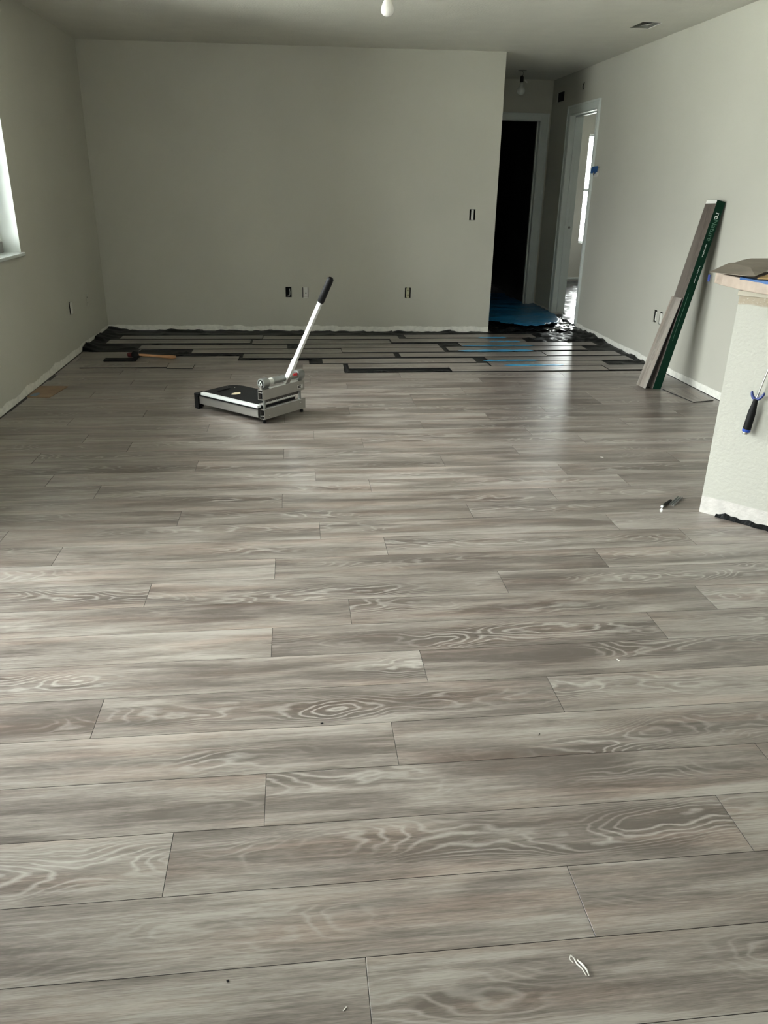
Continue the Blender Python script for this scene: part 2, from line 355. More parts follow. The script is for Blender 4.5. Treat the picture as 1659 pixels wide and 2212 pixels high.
# bedroom and the dark room behind the hall
wall_panel('wall_bedroom_back', (XR, 12.30), (6.6, 12.30), 0, H, 0.16, [(BED[0]-XR, BED[1]-XR, BED[2], BED[3])], PAINT_R, 1, WHITE)
wall_panel('wall_bedroom_right', (6.6, 6.2), (6.6, 12.30), 0, H, 0.1, [(4.0, 4.9, 1.2, 2.0)], PAINT_R, -1)  # opening cut for the added side window
wall_panel('wall_bedroom_front', (XR+0.12, 6.2), (6.6, 6.2), 0, H, 0.1, [], PAINT_R, -1)
wall_panel('wall_closet_left', (1.2, YH+0.12), (1.2, 12.30), 0, H, 0.1, [], mat('closet_shade_colour', (0.02, 0.02, 0.019, 1), 0.8), 1)  # near-black colour paints in the darkness of the unlit room
wall_panel('closet_shade_panel', (XR-0.012, YH+0.125), (XR-0.012, 12.29), 0, H-0.01, 0.01, [], MATS['closet_shade_colour'], -1)  # thin panel added so the painted darkness covers the right wall too
wall_panel('wall_closet_back', (1.2, 12.30), (XR, 12.30), 0, H, 0.1, [], MATS['closet_shade_colour'], 1)
wall_panel('wall_closet_front', (1.1, YH+0.06), (XC-0.12, YH+0.06), 0, H, 0.06, [], MATS['closet_shade_colour'], 1)

# ceiling with the register cut-out
VX0, VX1, VY0, VY1 = 2.510, 2.66, 6.222, 6.478
mb = MB()
xs = [XL-0.16, VX0, VX1, 6.7]; ys = [Y0-0.12, VY0, VY1, 12.5]
for i in range(3):
    for j in range(3):
        if i == 1 and j == 1: continue
        mb.box((xs[i], ys[j], H), (xs[i+1], ys[j+1], H+0.14))
struct(mb.build('ceiling', CEIL))

# floor: slab + installed plank rows (one mesh)
A1, A2 = 0.173, -0.000107
rowy = lambda n: 1.0276+A1*n+A2*n*n
JO = {-1: .10, 0: .55, 1: -.30, 2: -.10, 3: .23, 4: -.56, 5: .36, 6: -.10, 7: .16, 8: -.54, 9: -.10, 10: .34, 11: .08, 12: -.52, 13: -.08, 14: .34,
      15: .08, 16: -.52, 17: -.08, 18: .36, 19: .09, 20: .75, 21: -.08, 22: .33, 23: -.5, 24: .78, 25: -.1, 26: .36, 27: .1, 28: -.49}
PL = 1.277; TH = 0.005
class Planks:
    def __init__(s): s.v = []; s.f = []; s.uv = []; s.seed = []; s.mi = []
    def plank(s, x0, x1, y0, y1, z0=0.0, z1=TH, ubase=None, fullw=None, xf=None, bev=0.0004):
        sd = (random.random(), random.random(), random.random()); ub = random.uniform(0, 50) if ubase is None else ubase
        vc = 0 if fullw is None else fullw
        o = len(s.v)
        co = [(x0, y0, z0), (x1, y0, z0), (x1, y1, z0), (x0, y1, z0),
              (x0, y0, z1-bev), (x1, y0, z1-bev), (x1, y1, z1-bev), (x0, y1, z1-bev),
              (x0+bev, y0+bev, z1), (x1-bev, y0+bev, z1), (x1-bev, y1-bev, z1), (x0+bev, y1-bev, z1)]
        ym = (y0+y1)/2
        for c in co: s.v.append(tuple(xf @ Vector(c)) if xf else c)
        F_ = [(8,9,10,11), (4,5,9,8), (5,6,10,9), (6,7,11,10), (7,4,8,11), (0,1,5,4), (1,2,6,5), (2,3,7,6), (3,0,4,7), (3,2,1,0)]
        for k, f in enumerate(F_):
            s.f.append(tuple(i+o for i in f)); s.mi.append(0 if k < 5 else 1)
            for i in f: s.uv.append((co[i][0]-x0+ub, co[i][1]-ym+vc)); s.seed.append(sd)
    def build(s, name, mats, parent=None, loc=None):
        me = bpy.data.meshes.new(name); me.from_pydata(s.v, [], s.f)
        for m in mats: me.materials.append(m)
        me.uv_layers.new(name='UVMap'); me.color_attributes.new('seed', 'FLOAT_COLOR', 'CORNER'); ul = me.uv_layers['UVMap']; ca = me.color_attributes['seed']
        for i, (u, sd) in enumerate(zip(s.uv, s.seed)): ul.data[i].uv = u; ca.data[i].color = (*sd, 1)
        for p, mi in zip(me.polygons, s.mi): p.material_index = mi
        o = bpy.data.objects.new(name, me); COL.objects.link(o)
        if parent: o.parent = parent
        if loc is not None: o.location = loc
        return o
G = 0.0006
pk = Planks()
def xlimits(n):
    """left end, right end of the installed part of a row"""
    y = rowy(n)
    return XL+0.012, XR-0.012
def fill_row(y0, y1, joint, xa, xb):
    k = math.floor((xa-joint)/PL); x = joint+k*PL
    while x < xb-0.001:
        a, b = max(x, xa), min(x+PL, xb)
        if b-a > 0.02: pk.plank(a+G, b-G, y0+G, y1-G, -TH, 0.0, ubase=random.uniform(0, 50)+a-x)
        x += PL
for n in range(-23, 29):
    j = JO.get(n, random.uniform(-0.6, 0.6)); xa, xb = xlimits(n)
    fill_row(rowy(n), rowy(n+1) if n < 28 else 5.957, j, xa, xb)
# stepped leading edge on the left
stp = [(5.957, 6.117, 0.37, -0.04), (6.117, 6.285, 0.375-0.0, 0.05), (6.285, 6.447, 0.105, 0.105-PL), (6.447, 6.62, -0.47, -0.47), (6.62, 6.815, -1.32, -1.32)]
for y0, y1, xe, j in stp: fill_row(y0, y1, j, XL+0.012, xe)
mbs = MB().box((XL-0.16, Y0-0.12, -0.20), (6.7, 12.5, -0.0065))
o = len(pk.v); pk.v += mbs.v
for f in mbs.f:
    pk.f.append(tuple(i+o for i in f)); pk.mi.append(2)
    for i in f: pk.uv.append((0, 0)); pk.seed.append((0, 0, 0))
struct(pk.build('floor', [PLANK, CORE, SLAB]))
gd = MB().box((-40, -40, -0.35), (40, 60, -0.25)).build('ground', GROUND); struct(gd)

# ------------------------------------------------------------------ windows and doors
def rect_frame(mb, axis, a0, a1, z0, z1, d0_, d1_, wd, mi=0):
    """frame bars in plane: axis 'y' -> varying y at x in d0..d1 ; axis 'x' -> varying x at y in d0..d1"""
    def bx(p0, p1, q0, q1):
        if axis == 'y': mb.box((d0_, p0, q0), (d1_, p1, q1), mi)
        else: mb.box((p0, d0_, q0), (p1, d1_, q1), mi)
    bx(a0, a0+wd, z0, z1); bx(a1-wd, a1, z0, z1); bx(a0+wd, a1-wd, z0, z0+wd); bx(a0+wd, a1-wd, z1-wd, z1)
w1 = struct(bpy.data.objects.new('window_1', None)); COL.objects.link(w1); w1.location = (XL, WIN[1], WIN[2])
wi = Matrix.Translation(-Vector((XL, WIN[1], WIN[2])))
mb = MB(); rect_frame(mb, 'y', WIN[0], WIN[1], WIN[2], WIN[3], XL-0.155, XL-0.115, 0.045)
mb.box((XL-0.150, 4.52, WIN[2]), (XL-0.118, 4.56, WIN[3])); f1 = mb.build('window_frame', VINYLW, w1, 0.003); f1.matrix_parent_inverse = wi
mb = MB(); mb.box((XL-0.114, WIN[0]+0.02, WIN[2]), (XL-0.098, WIN[1]-0.03, WIN[2]+0.07)); o_ = mb.build('sash_rail', SASH, w1, 0.002); o_.matrix_parent_inverse = wi
mb = MB(); mb.box((XL-0.137, WIN[0]+0.04, WIN[2]+0.04), (XL-0.133, WIN[1]-0.04, WIN[3]-0.04)); o_ = mb.build('pane', GLASS, w1); o_.matrix_parent_inverse = wi
mb = MB(); mb.box((XL-0.11, WIN[0]-0.04, WIN[2]-0.022), (XL+0.02, WIN[1]+0.03, WIN[2]-0.001)); 
mb.v = [v for v in mb.v]; o_ = mb.build('window_sill', WHITE, w1, 0.004); o_.matrix_parent_inverse = wi

w2 = struct(bpy.data.objects.new('door_1', None)); COL.objects.link(w2); w2.location = (XL, SLD[0], 0)
wi = Matrix.Translation(-Vector((XL, SLD[0], 0)))
mb = MB(); rect_frame(mb, 'y', SLD[0], SLD[1], SLD[2], SLD[3], XL-0.14, XL-0.06, 0.05); ym = (SLD[0]+SLD[1])/2
mb.box((XL-0.13, ym-0.035, SLD[2]), (XL-0.07, ym+0.035, SLD[3])); o_ = mb.build('door_frame', VINYLW, w2, 0.003); o_.matrix_parent_inverse = wi
mb = MB(); mb.box((XL-0.102, SLD[0]+0.04, 0.05), (XL-0.098, SLD[1]-0.04, SLD[3]-0.04)); o_ = mb.build('pane', GLASS, w2); o_.matrix_parent_inverse = wi

w3 = struct(bpy.data.objects.new('window_2', None)); COL.objects.link(w3); w3.location = (BED[0], 12.30, BED[2])
wi = Matrix.Translation(-Vector((BED[0], 12.30, BED[2])))
mb = MB(); rect_frame(mb, 'x', BED[0], BED[1], BED[2], BED[3], 12.38, 12.43, 0.025)
mb.box((BED[0]+0.02, 12.385, 1.305), (BED[1]-0.02, 12.42, 1.335)); o_ = mb.build('window_frame', VINYLW, w3, 0.002); o_.matrix_parent_inverse = wi
mb = MB(); mb.box((BED[0]+0.02, 12.402, BED[2]+0.02), (BED[1]-0.02, 12.406, BED[3]-0.02)); o_ = mb.build('pane', GLASS, w3); o_.matrix_parent_inverse = wi

w5 = struct(bpy.data.objects.new('bedroom_fill_window', None)); COL.objects.link(w5); w5.location = (6.6, 10.2, 1.2)  # unseen side window added to brighten the bedroom wall and film
wi = Matrix.Translation(-Vector((6.6, 10.2, 1.2)))
mb = MB(); rect_frame(mb, 'y', 10.2, 11.1, 1.2, 2.0, 6.64, 6.68, 0.04); o_ = mb.build('window_frame', VINYLW, w5, 0.002); o_.matrix_parent_inverse = wi
mb = MB(); mb.box((6.658, 10.24, 1.24), (6.662, 11.06, 1.96)); o_ = mb.build('pane', GLASS, w5); o_.matrix_parent_inverse = wi
w4 = struct(bpy.data.objects.new('rear_fill_window', None)); COL.objects.link(w4); w4.location = (REAR[0], Y0, REAR[2])  # unseen window added as fill light for the back wall
wi = Matrix.Translation(-Vector((REAR[0], Y0, REAR[2])))
mb = MB(); rect_frame(mb, 'x', REAR[0], REAR[1], REAR[2], REAR[3], Y0-0.11, Y0-0.06, 0.045)
mb.box(((REAR[0]+REAR[1])/2-0.025, Y0-0.10, REAR[2]+0.04), ((REAR[0]+REAR[1])/2+0.025, Y0-0.07, REAR[3]-0.04)); o_ = mb.build('window_frame', VINYLW, w4, 0.002); o_.matrix_parent_inverse = wi
mb = MB(); mb.box((REAR[0]+0.04, Y0-0.088, REAR[2]+0.04), (REAR[1]-0.04, Y0-0.084, REAR[3]-0.04)); o_ = mb.build('pane', GLASS, w4); o_.matrix_parent_inverse = wi

# casing around the hall-end opening
mb = MB(); yf = YH; cw = 0.085
def casing_bar(mb, a, b, stepped=True):
    mb.box(a, b)
xa, xb, zt = 1.985, 2.814, 2.048
mb.box((xb-0.006, yf-0.018, 0.012), (xb+cw, yf-0.0005, zt+0.062)); mb.box((XC+0.001, yf-0.018, zt-0.006), (xb-0.006, yf-0.0005, zt+0.062))
mb.box((xb+cw-0.02, yf-0.026, 0.012), (xb+cw, yf-0.018, zt+0.062)); mb.box((XC+0.001, yf-0.026, zt+0.045), (xb+cw-0.02, yf-0.018, zt+0.062))
struct(mb.build('trim_1', WHITE, bevel=0.003))
# jamb lining of the hall-end opening (door removed)
mb = MB(); mb.box((xb-0.016, yf-0.016, 0.012), (xb-0.0065, yf+0.13, zt-0.007)); mb.box((xa, yf-0.016, zt-0.016), (xb-0.016, yf+0.13, zt-0.0065))
mb.box((xb-0.028, yf+0.05, 0.012), (xb-0.016, yf+0.085, zt-0.016)); struct(mb.build('trim_2', WHITE, bevel=0.0015))
# casing of the bedroom doorway on the right wall
ya, yb, zt = DR[0], DR[1], 2.055
mb = MB(); xw = XR
mb.box((xw-0.018, yb-0.008, 0.012), (xw-0.0005, yb+0.062+0.165-0.0, zt+0.075)) if False else None
mb.box((xw-0.016, ya-0.055, 0.03), (xw-0.0005, ya+0.004, zt+0.075))
mb.box((xw-0.016, yb-0.004, 0.03), (xw-0.0005, yb+0.070, zt+0.075)); mb.box((xw-0.016, ya+0.004, zt-0.004), (xw-0.0005, yb-0.004, zt+0.075))
mb.box((xw-0.024, yb+0.052, 0.03), (xw-0.016, yb+0.070, zt+0.075)); mb.box((xw-0.024, ya-0.055, zt+0.055), (xw-0.016, yb+0.052, zt+0.075)); mb.box((xw-0.024, ya-0.055, 0.03), (xw-0.016, ya-0.038, zt+0.055))
struct(mb.build('trim_3', WHITE, bevel=0.002))
mb = MB(); mb.box((xw-0.012, yb-0.016, 0.03), (xw+0.135, yb-0.005, zt-0.005)); mb.box((xw-0.012, ya+0.005, 0.03), (xw+0.135, ya+0.016, zt-0.005))
mb.box((xw-0.012, ya+0.016, zt-0.016), (xw+0.135, yb-0.016, zt-0.005))
mb.box((xw+0.045, yb-0.028, 0.03), (xw+0.08, yb-0.016, zt-0.016)); mb.box((xw+0.045, ya+0.016, 0.03), (xw+0.08, ya+0.028, zt-0.016)); mb.box((xw+0.045, ya+0.028, zt-0.028), (xw+0.08, yb-0.028, zt-0.016))
jm = struct(mb.build('trim_4', WHITE, bevel=0.0015))
mb = MB().lathe([(0.0, 0), (0.013, 0), (0.013, 0.003), (0.009, 0.004), (0.007, 0.001), (0, 0.001)], 16, xf=Matrix.Translation((xw+0.095, yb-0.0165, 0.945)) @ Matrix.Rotation(math.pi/2, 4, 'X'))
mb.build('strike_hole', SASH, jm)
# bedroom wall foot: white tack strip over a dark gap
mb = MB().box((XR+0.14, 12.272, 0.03), (6.5, 12.2995, 0.058)); struct(mb.build('baseboard_bedroom', WHITE, bevel=0.002))

# ------------------------------------------------------------------ plastic films
def sheet(name, poly, res, zfun, m, thick=0.0008):
    """draped film: grid clipped to a plan polygon, height from zfun, real thickness"""
    xs_ = [p[0] for p in poly]; ys_ = [p[1] for p in poly]
    def inside(x, y):
        c = False; j = len(poly)-1
        for i in range(len(poly)):
            xi, yi = poly[i]; xj, yj = poly[j]
            if (yi > y) != (yj > y) and x < (xj-xi)*(y-yi)/(yj-yi)+xi: c = not c
            j = i
        return c
    bm = bmesh.new(); nx = int((max(xs_)-min(xs_))/res)+1; ny = int((max(ys_)-min(ys_))/res)+1; g = {}
    cell = lambda i, j: inside(min(xs_)+(i+0.5)*res, min(ys_)+(j+0.5)*res)
    def vert(i, j):
        if (i, j) not in g:
            x, y = min(xs_)+i*res, min(ys_)+j*res; g[(i, j)] = bm.verts.new((x, y, zfun(x, y)))
        return g[(i, j)]
    for i in range(nx):
        for j in range(ny):
            if cell(i, j): bm.faces.new((vert(i, j), vert(i+1, j), vert(i+1, j+1), vert(i, j+1)))
    me = bpy.data.meshes.new(name); bm.to_mesh(me); bm.free(); me.materials.append(m)
    for p in me.polygons: p.use_smooth = True
    o = bpy.data.objects.new(name, me); COL.objects.link(o)
    so = o.modifiers.new('thickness', 'SOLIDIFY'); so.thickness = thick; so.offset = 1
    return o
def wr(x, y, sx, sy, sd, amp):
    v = noise.noise(Vector((x*sx, y*sy, sd)))
    return amp*(1-abs(v)*2.2 if v > -9 else 0)
def ridge(x, y, sx, sy, sd, sharp=6):
    return max(0.0, 1-abs(noise.noise(Vector((x*sx, y*sy, sd))))*sharp)
rows = [  # (y centre list)
 ('A', 7.475, [(-1.60, -0.31, 7.495, 'left'), (-0.30, 0.975, 7.465, 'middle'), (1.045, 2.32, 7.515, 'right')]),
 ('B', 7.26, [(-1.675, -0.41, 7.285, 'left'), (-0.39, 0.87, 7.245, 'middle'), (0.885, 2.165, 7.30, 'right')]),
 ('C', 7.03, [(-1.35, -0.075, 7.02, 'left'), (0.02, 1.295, 7.03, 'middle'), (1.50, 2.79, 7.105, 'right')]),
 ('D', 6.84, [(-0.88, 0.395, 6.825, 'left'), (0.40, 1.30, 6.845, 'middle'), (1.345, 2.62, 6.90, 'right')]),
 ('E', 6.61, [(-0.44, 0.835, 6.62, 'left'), (0.885, 2.16, 6.635, 'middle'), (2.17, 2.84, 6.665, 'short right')]),
 ('F', 6.40, [(0.215, 1.485, 6.393, 'left'), (1.60, 2.86, 6.45, 'right')]),
 ('G', 6.15, [(0.415, 1.565, 6.195, 'left'), (1.58, 2.57, 6.26, 'right')]),
 ('H', 6.03, [(1.215, 2.49, 6.052, 'long'), (2.50, 2.865, 6.075, 'short right end')]),
]
PLR = [(a, b, c) for _, _, l in rows for a, b, c, _ in l]
def z_room(x, y):
    yb_ = YBL+(YBR-YBL)*(x-XL)/(XC-XL)
    if any(a-0.035 < x < b+0.035 and c-0.118 < y < c+0.118 for a, b, c in PLR): return -0.0062
    z = -0.0045+0.006*ridge(x, y, 2.2, 6, 3.1)+0.010*ridge(x, y, 3, 5, 8.2)
    if x > 2.05 and y > 7.22: z += 0.016*ridge(x, y, 9, 14, 6.7, 4)
    e = max(0, 1-(yb_-0.006-y)/0.07) if x < XC else 0
    z += e*(0.003+0.030*max(0, noise.noise(Vector((x*4.3, 0, 5.5)))-0.05)+0.014*max(0, noise.noise(Vector((x*17, 0, 1.5)))))
    e2 = max(0, 1-(x-XL-0.006)/0.12)*(1 if y > 6.84 else 0)
    z += e2*(0.03+0.05*max(0, noise.noise(Vector((2, y*4.0, 4.5)))))
    e3 = max(0, 1-(XR-0.006-x)/0.07)
    z += e3*(0.010+0.02*max(0, noise.noise(Vector((7, y*6.0, 4.5)))))
    return z
rp = [(XL+0.006, 6.825), (-1.31, 6.825), (-1.31, 6.63), (-0.465, 6.63), (-0.465, 6.457), (0.11, 6.457), (0.11, 6.295), (0.385, 6.295), (0.385, 5.967), (XR-0.006, 5.967),
      (XR-0.006, 7.72), (XC, YBR-0.01), (0.0, YBR+0.083), (XL+0.006, YBL-0.008)]
film = sheet('underlayment_film', rp, 0.028, z_room, FILM)
tag(film, 'thin wrinkled black plastic film spread under the loose planks along the back wall', 'plastic film')
def z_hall(x, y):
    z = 0.002+0.018*ridge(x, y, 5, 8, 1.7, 5)+0.012*ridge(x, y, 9, 14, 6.7, 4)
    if x < 2.15: z *= 0.6
    return z
hf = sheet('hallway_film', [(1.93, 7.735), (2.905, 7.735), (2.905, 9.52), (1.93, 9.52)], 0.018, z_hall, FILMS)
tag(hf, 'crinkled shiny black plastic film on the hallway floor beyond the loose planks', 'plastic film')
def z_bed(x, y): return 0.001+0.014*ridge(x, y, 2.5, 7, 4.4, 4)+0.008*ridge(x, y, 6, 12, 2.2, 4)
bf = sheet('bedroom_film', [(2.91, 8.17), (3.06, 8.17), (3.06, 7.2), (6.3, 7.2), (6.3, 12.2), (3.06, 12.2), (3.06, 8.82), (2.91, 8.82)], 0.045, z_bed, FILMB)
tag(bf, 'bright reflecting plastic film covering the bedroom floor past the right doorway', 'plastic film')
def z_blue(x, y): return 0.032+0.012*ridge(x, y, 1.3, 3.2, 9.9, 4)+0.010*ridge(x, y, 2.6, 5.0, 3.9, 4)+0.4*z_hall(x, y)*max(0, min(1, (8.25-y)*4))
bp_ = [(1.94, 8.28), (2.10, 8.22), (2.16, 8.02), (2.24, 7.90), (2.36, 7.84), (2.52, 7.84), (2.60, 7.93), (2.67, 8.02), (2.76, 8.12), (2.83, 8.3), (2.88, 8.62), (2.895, 8.9), (2.895, 9.50), (2.78, 9.52), (2.75, 10.4), (2.0, 10.4), (1.99, 9.50), (1.94, 9.49)]
bs = sheet('blue_sheet', bp_, 0.016, z_blue, BLUE)
tag(bs, 'large blue plastic sheet lying over the hallway floor up to the dark doorway', 'plastic sheet')

# ------------------------------------------------------------------ loose planks
LABEL_ROW = ['backmost row', 'second row from the back wall', 'third row from the back wall', 'fourth row from the back wall',
             'fifth row from the back wall', 'third row before the finished floor', 'second row before the finished floor', 'row next to the finished floor']
def loose(x0, x1, yc, label, wid=0.172, dz=0.0, rot=0.0, z=0.001, name='vinyl_plank', group='loose planks laid out on the black film', m=None):
    p = Planks(); L = x1-x0; W = wid
    p.plank(-L/2, L/2, -W/2, W/2, 0.0, 0.0055)
    o = p.build(name, [m or PLANK, CORE]); o.location = ((x0+x1)/2, yc, z+dz); o.rotation_euler = (0, 0, rot)
    return tag(o, label, 'plank', group)
for (k, y_, lst), rn in zip(rows, LABEL_ROW):
    for (x0, x1, yc, pos) in lst:
        n_ = 'long' if pos == 'long' else pos
        dz_ = 0.0085 if k == 'H' else 0.0055
        if k == 'H': yc += 0.0
        yc2 = yc
        loose(x0, x1, yc2, f'loose grey wood-look plank, {pos} piece of the {rn}' if pos != 'long' else f'long loose grey plank lapping the finished floor edge, {rn}',
              z=0.0, dz=(0.0008 if k == 'H' else -0.0038), rot=random.uniform(-0.004, 0.004)+(0.010 if (x0 > 0.8 and k in 'ABCDEF') else 0))
loose(-1.66, -1.005, 6.262, 'short loose grey plank lying on finished floor left of the smaller piece', wid=0.150, z=0.0005, group='cut planks on the finished floor', rot=0.012)
loose(-1.0, -0.80, 6.225, 'small square loose plank piece lying right of a longer one near the mallet', wid=0.150, z=0.0005, group='cut planks on the finished floor', rot=-0.01)
# blue strips showing between the rows
def strip(x0, x1, y0, y1, label, z=0.006):
    mb = MB(); n = 14; vs_ = []
    for i in range(n+1):
        x = x0+(x1-x0)*i/n; tpr = min(1, (i+0.2)/2, (n-i+0.2)/1.2); ym_ = (y0+y1)/2; hw = (y1-y0)/2*tpr*(1+0.15*math.sin(i*1.7))
        vs_ += [(x, ym_-hw, z), (x, ym_+hw, z+0.003*math.sin(i*0.9)**2)]
    vs_ += [(a, b, c+0.001) for a, b, c in vs_]; N = 2*(n+1); fs = []
    for i in range(n):
        a = 2*i; fs += [(a, a+1, a+3, a+2), (N+a, N+a+2, N+a+3, N+a+1), (a, a+2, N+a+2, N+a), (a+1, N+a+1, N+a+3, a+3)]
    fs += [(0, N, N+1, 1), (2*n, 2*n+1, N+2*n+1, N+2*n)]
    mb.add(vs_, fs); return tag(mb.build('blue_film_strip', LBLUE), label, 'plastic strip', 'blue film strips between the loose planks')
strip(1.74, 2.02, 7.385, 7.425, 'short pale blue film strip showing just behind the second plank row')
strip(1.80, 2.10, 7.185, 7.215, 'thin blue film strip behind the third plank row')
strip(1.50, 2.18, 6.985, 7.02, 'long thin blue film strip behind the fourth plank row')
strip(1.42, 2.10, 6.735, 6.80, 'widest bright blue film strip, behind the fifth plank row')
strip(1.55, 2.02, 6.335, 6.362, 'faint thin blue film strip behind the second row before the finished floor')
strip(1.68, 2.18, 6.148, 6.190, 'bright blue film strip nearest the finished floor')

# ------------------------------------------------------------------ laminate cutter
e1 = Vector((0.677, 0.736, 0)); e2 = Vector((-0.736, 0.677, 0))
ct = thing('laminate_cutter', 'lever plank cutter with black table and silver guillotine standing on the floor', 'cutting tool',
           mw=frame((-0.204, 4.616, 0.0), e1, e2))
# local: x along the guillotine, y towards the table, z up
pI = ct.matrix_world.copy()
def cpart(mb, name, m, parent=ct, **k):
    return mb.build(name, m, parent, **k)
LG = 0.345
def rail(z0, z1, x0, x1, y0=-0.020, y1=0.020, wt=0.003, webs=()):
    """hollow extrusion open at both ends"""
    mb = MB()
    mb.box((x0, y0, z0), (x1, y0+wt, z1)); mb.box((x0, y1-wt, z0), (x1, y1, z1))
    mb.box((x0, y0+wt, z1-wt), (x1, y1-wt, z1)); mb.box((x0, y0+wt, z0), (x1, y1-wt, z0+wt))
    for z in webs: mb.box((x0, y0+wt, z-wt/2), (x1, y1-wt, z+wt/2))
    mb.box((x0+0.02, y0+wt, z0+wt), (x0+0.024, y1-wt, z1-wt), 1)  # near-black plug stands for the shade inside the rail
    return mb
lb = cpart(rail(0.026, 0.087, -0.012, LG+0.01, webs=(0.045,)), 'lower_rail', [ALU, VOID])
for sx in (0.030, LG-0.035):
    for z in (0.043, 0.070): cpart(MB().lathe([(0.0001, 0), (0.004, 0), (0.0035, 0.002), (0.0001, 0.003)], 10, xf=Matrix.Translation((sx, -0.0198, z)) @ Matrix.Rotation(math.pi/2, 4, 'X')), 'rivet', STEEL, lb)
ub = cpart(rail(0.146, 0.207, -0.020, LG+0.004, webs=(0.190,)), 'upper_rail', [ALU, VOID])
cpart(MB().box((LG-0.06, -0.0206, 0.160), (LG-0.012, -0.0198, 0.183)), 'sticker', STICKW, ub)
cpart(MB().box((LG-0.055, -0.0212, 0.173), (LG-0.03, -0.0205, 0.178)).box((LG-0.055, -0.0212, 0.164), (LG-0.026, -0.0205, 0.169)), 'sticker_print', BLACK, ub)
# cutting blade below the upper rail, notched
mb = MB(); pts = [(0.02, 0.147)]
for i in range(9):
    x = 0.03+i*0.033; pts += [(x, 0.119), (x+0.026, 0.119), (x+0.0275, 0.1245), (x+0.0315, 0.1245)]
pts += [(LG-0.015, 0.119), (LG-0.015, 0.147)]
mb.prism([(a, b) for a, b in pts], 0.008, 0.011, xf=Matrix(((1, 0, 0, 0), (0, 0, 1, 0), (0, 1, 0, 0), (0, 0, 0, 1))))
cpart(mb, 'blade', mat('dark_blade_steel', (0.07, 0.065, 0.06, 1), 0.4, metal=0.6))
for sx in (0.012, LG-0.018):
    cpart(MB().lathe([(0.0085, 0.084), (0.0085, 0.150)], 20, xf=Matrix.Translation((sx, 0.002, 0))), 'guide_post', TUBE, smooth=True)
# clamp bar with screws
cb_ = cpart(MB().box((0.024, 0.021, 0.1003), (LG-0.028, 0.060, 0.106)), 'support_bar', ALU, bevel=0.001)
for i in range(6): cpart(MB().lathe([(0.0001, 0.1055), (0.0048, 0.1055), (0.0040, 0.1085), (0.0001, 0.109)], 10, xf=Matrix.Translation((0.06+i*0.045, 0.032+0.014*(i % 2), 0))), 'screw', STEEL, cb_)
# tube with end caps above the upper rail, axis along x
RX = Matrix.Rotation(math.pi/2, 4, 'Y')
tz = 0.242
tb = cpart(MB().lathe([(0.021, 0.02), (0.021, LG-0.015)], 28, xf=Matrix.Translation((0, 0.004, tz)) @ RX), 'torsion_tube', TUBE, smooth=True)
cpart(MB().lathe([(0.0212, 0.052), (0.0215, 0.052), (0.0215, 0.085), (0.0212, 0.085)], 28, xf=Matrix.Translation((0, 0.004, tz)) @ RX), 'tube_label', STICKW, tb, smooth=True)
cpart(MB().box((LG-0.09, -0.019, tz+0.002), (LG-0.055, -0.010, tz+0.019)), 'red_mark', RED, tb, bevel=0.003)
for x0, x1 in ((-0.008, 0.042), (LG-0.047, LG+0.006)):
    cap = MB().lathe([(0.022, x0+0.012), (0.022, x0), (0.029, x0), (0.031, x0+0.003), (0.031, x1-0.003), (0.029, x1), (0.0212, x1)], 32, xf=Matrix.Translation((0, 0.004, tz)) @ RX)
    cp = cpart(cap, 'end_cap', TUBE, smooth=True)
    if x0 < 0:
        cpart(MB().lathe([(0.0001, x0-0.0005), (0.0225, x0-0.0005), (0.0225, x0+0.001), (0.0001, x0+0.001)], 28, xf=Matrix.Translation((0, 0.004, tz)) @ RX), 'cap_shade_disc', VOID, cp)  # flat black disc stands for the shade in the hollow cap
        # triangular inner profile
        tri = MB(); P3 = [Vector((x0-0.003, 0.004+0.015*math.cos(a), tz+0.015*math.sin(a))) for a in (math.pi/2, math.pi/2+2.094, math.pi/2+4.189)]
        tri.tube([P3[0], P3[1]], 0.0028, 8).tube([P3[1], P3[2]], 0.0028, 8).tube([P3[2], P3[0]], 0.0028, 8)
        cpart(tri, 'cap_bracket', ALUW, cp)
cpart(MB().box((-0.014, -0.006, 0.207), (-0.006, 0.010, 0.238)), 'pivot_lug', ALU, bevel=0.0015)
cpart(MB().box((0.045, -0.018, 0.2072), (LG-0.05, -0.010, 0.2125)), 'rail_lip', ALUW)
# lever: swings in the plane across the rail, leaning away from the table (-y)
pv = Vector((0.20, 0.0, 0.215)); dirv = Vector((0, -0.372, 0.646)).normalized(); HL = 0.745
nx_ = Vector((1, 0, 0)); ny_ = dirv.cross(nx_).normalized()
lf = Matrix((nx_, ny_, dirv)).transposed().to_4x4(); lf.translation = pv
lv = cpart(MB().box((-0.0125, -0.015, 0.0), (0.0125, 0.015, 0.17), xf=lf).box((-0.0105, -0.012, 0.165), (0.0105, 0.012, HL-0.155), xf=lf), 'lever', ALUW, bevel=0.0015)
cpart(MB().box((-0.017, -0.019, -0.012), (0.017, -0.004, 0.055), xf=lf), 'lever_bracket', ALU, lv, bevel=0.002)
gr = MB().lathe([(0.0165, HL-0.160), (0.0195, HL-0.155), (0.0190, HL-0.10), (0.0195, HL-0.03), (0.0185, HL-0.008), (0.012, HL), (0.0001, HL+0.001)], 24, xf=lf)
cpart(gr, 'grip', BLACK, smooth=True)
# table
TW, TL0, TL1, tzt = 0.300, 0.018, 0.565, 0.100
mb = MB(); outl = [(0.0, TL0), (TW, TL0), (TW, 0.47), (TW-0.015, 0.525), (TW-0.05, 0.557), (TW-0.09, TL1), (0.03, TL1+0.0), (0.0, TL1-0.02)]
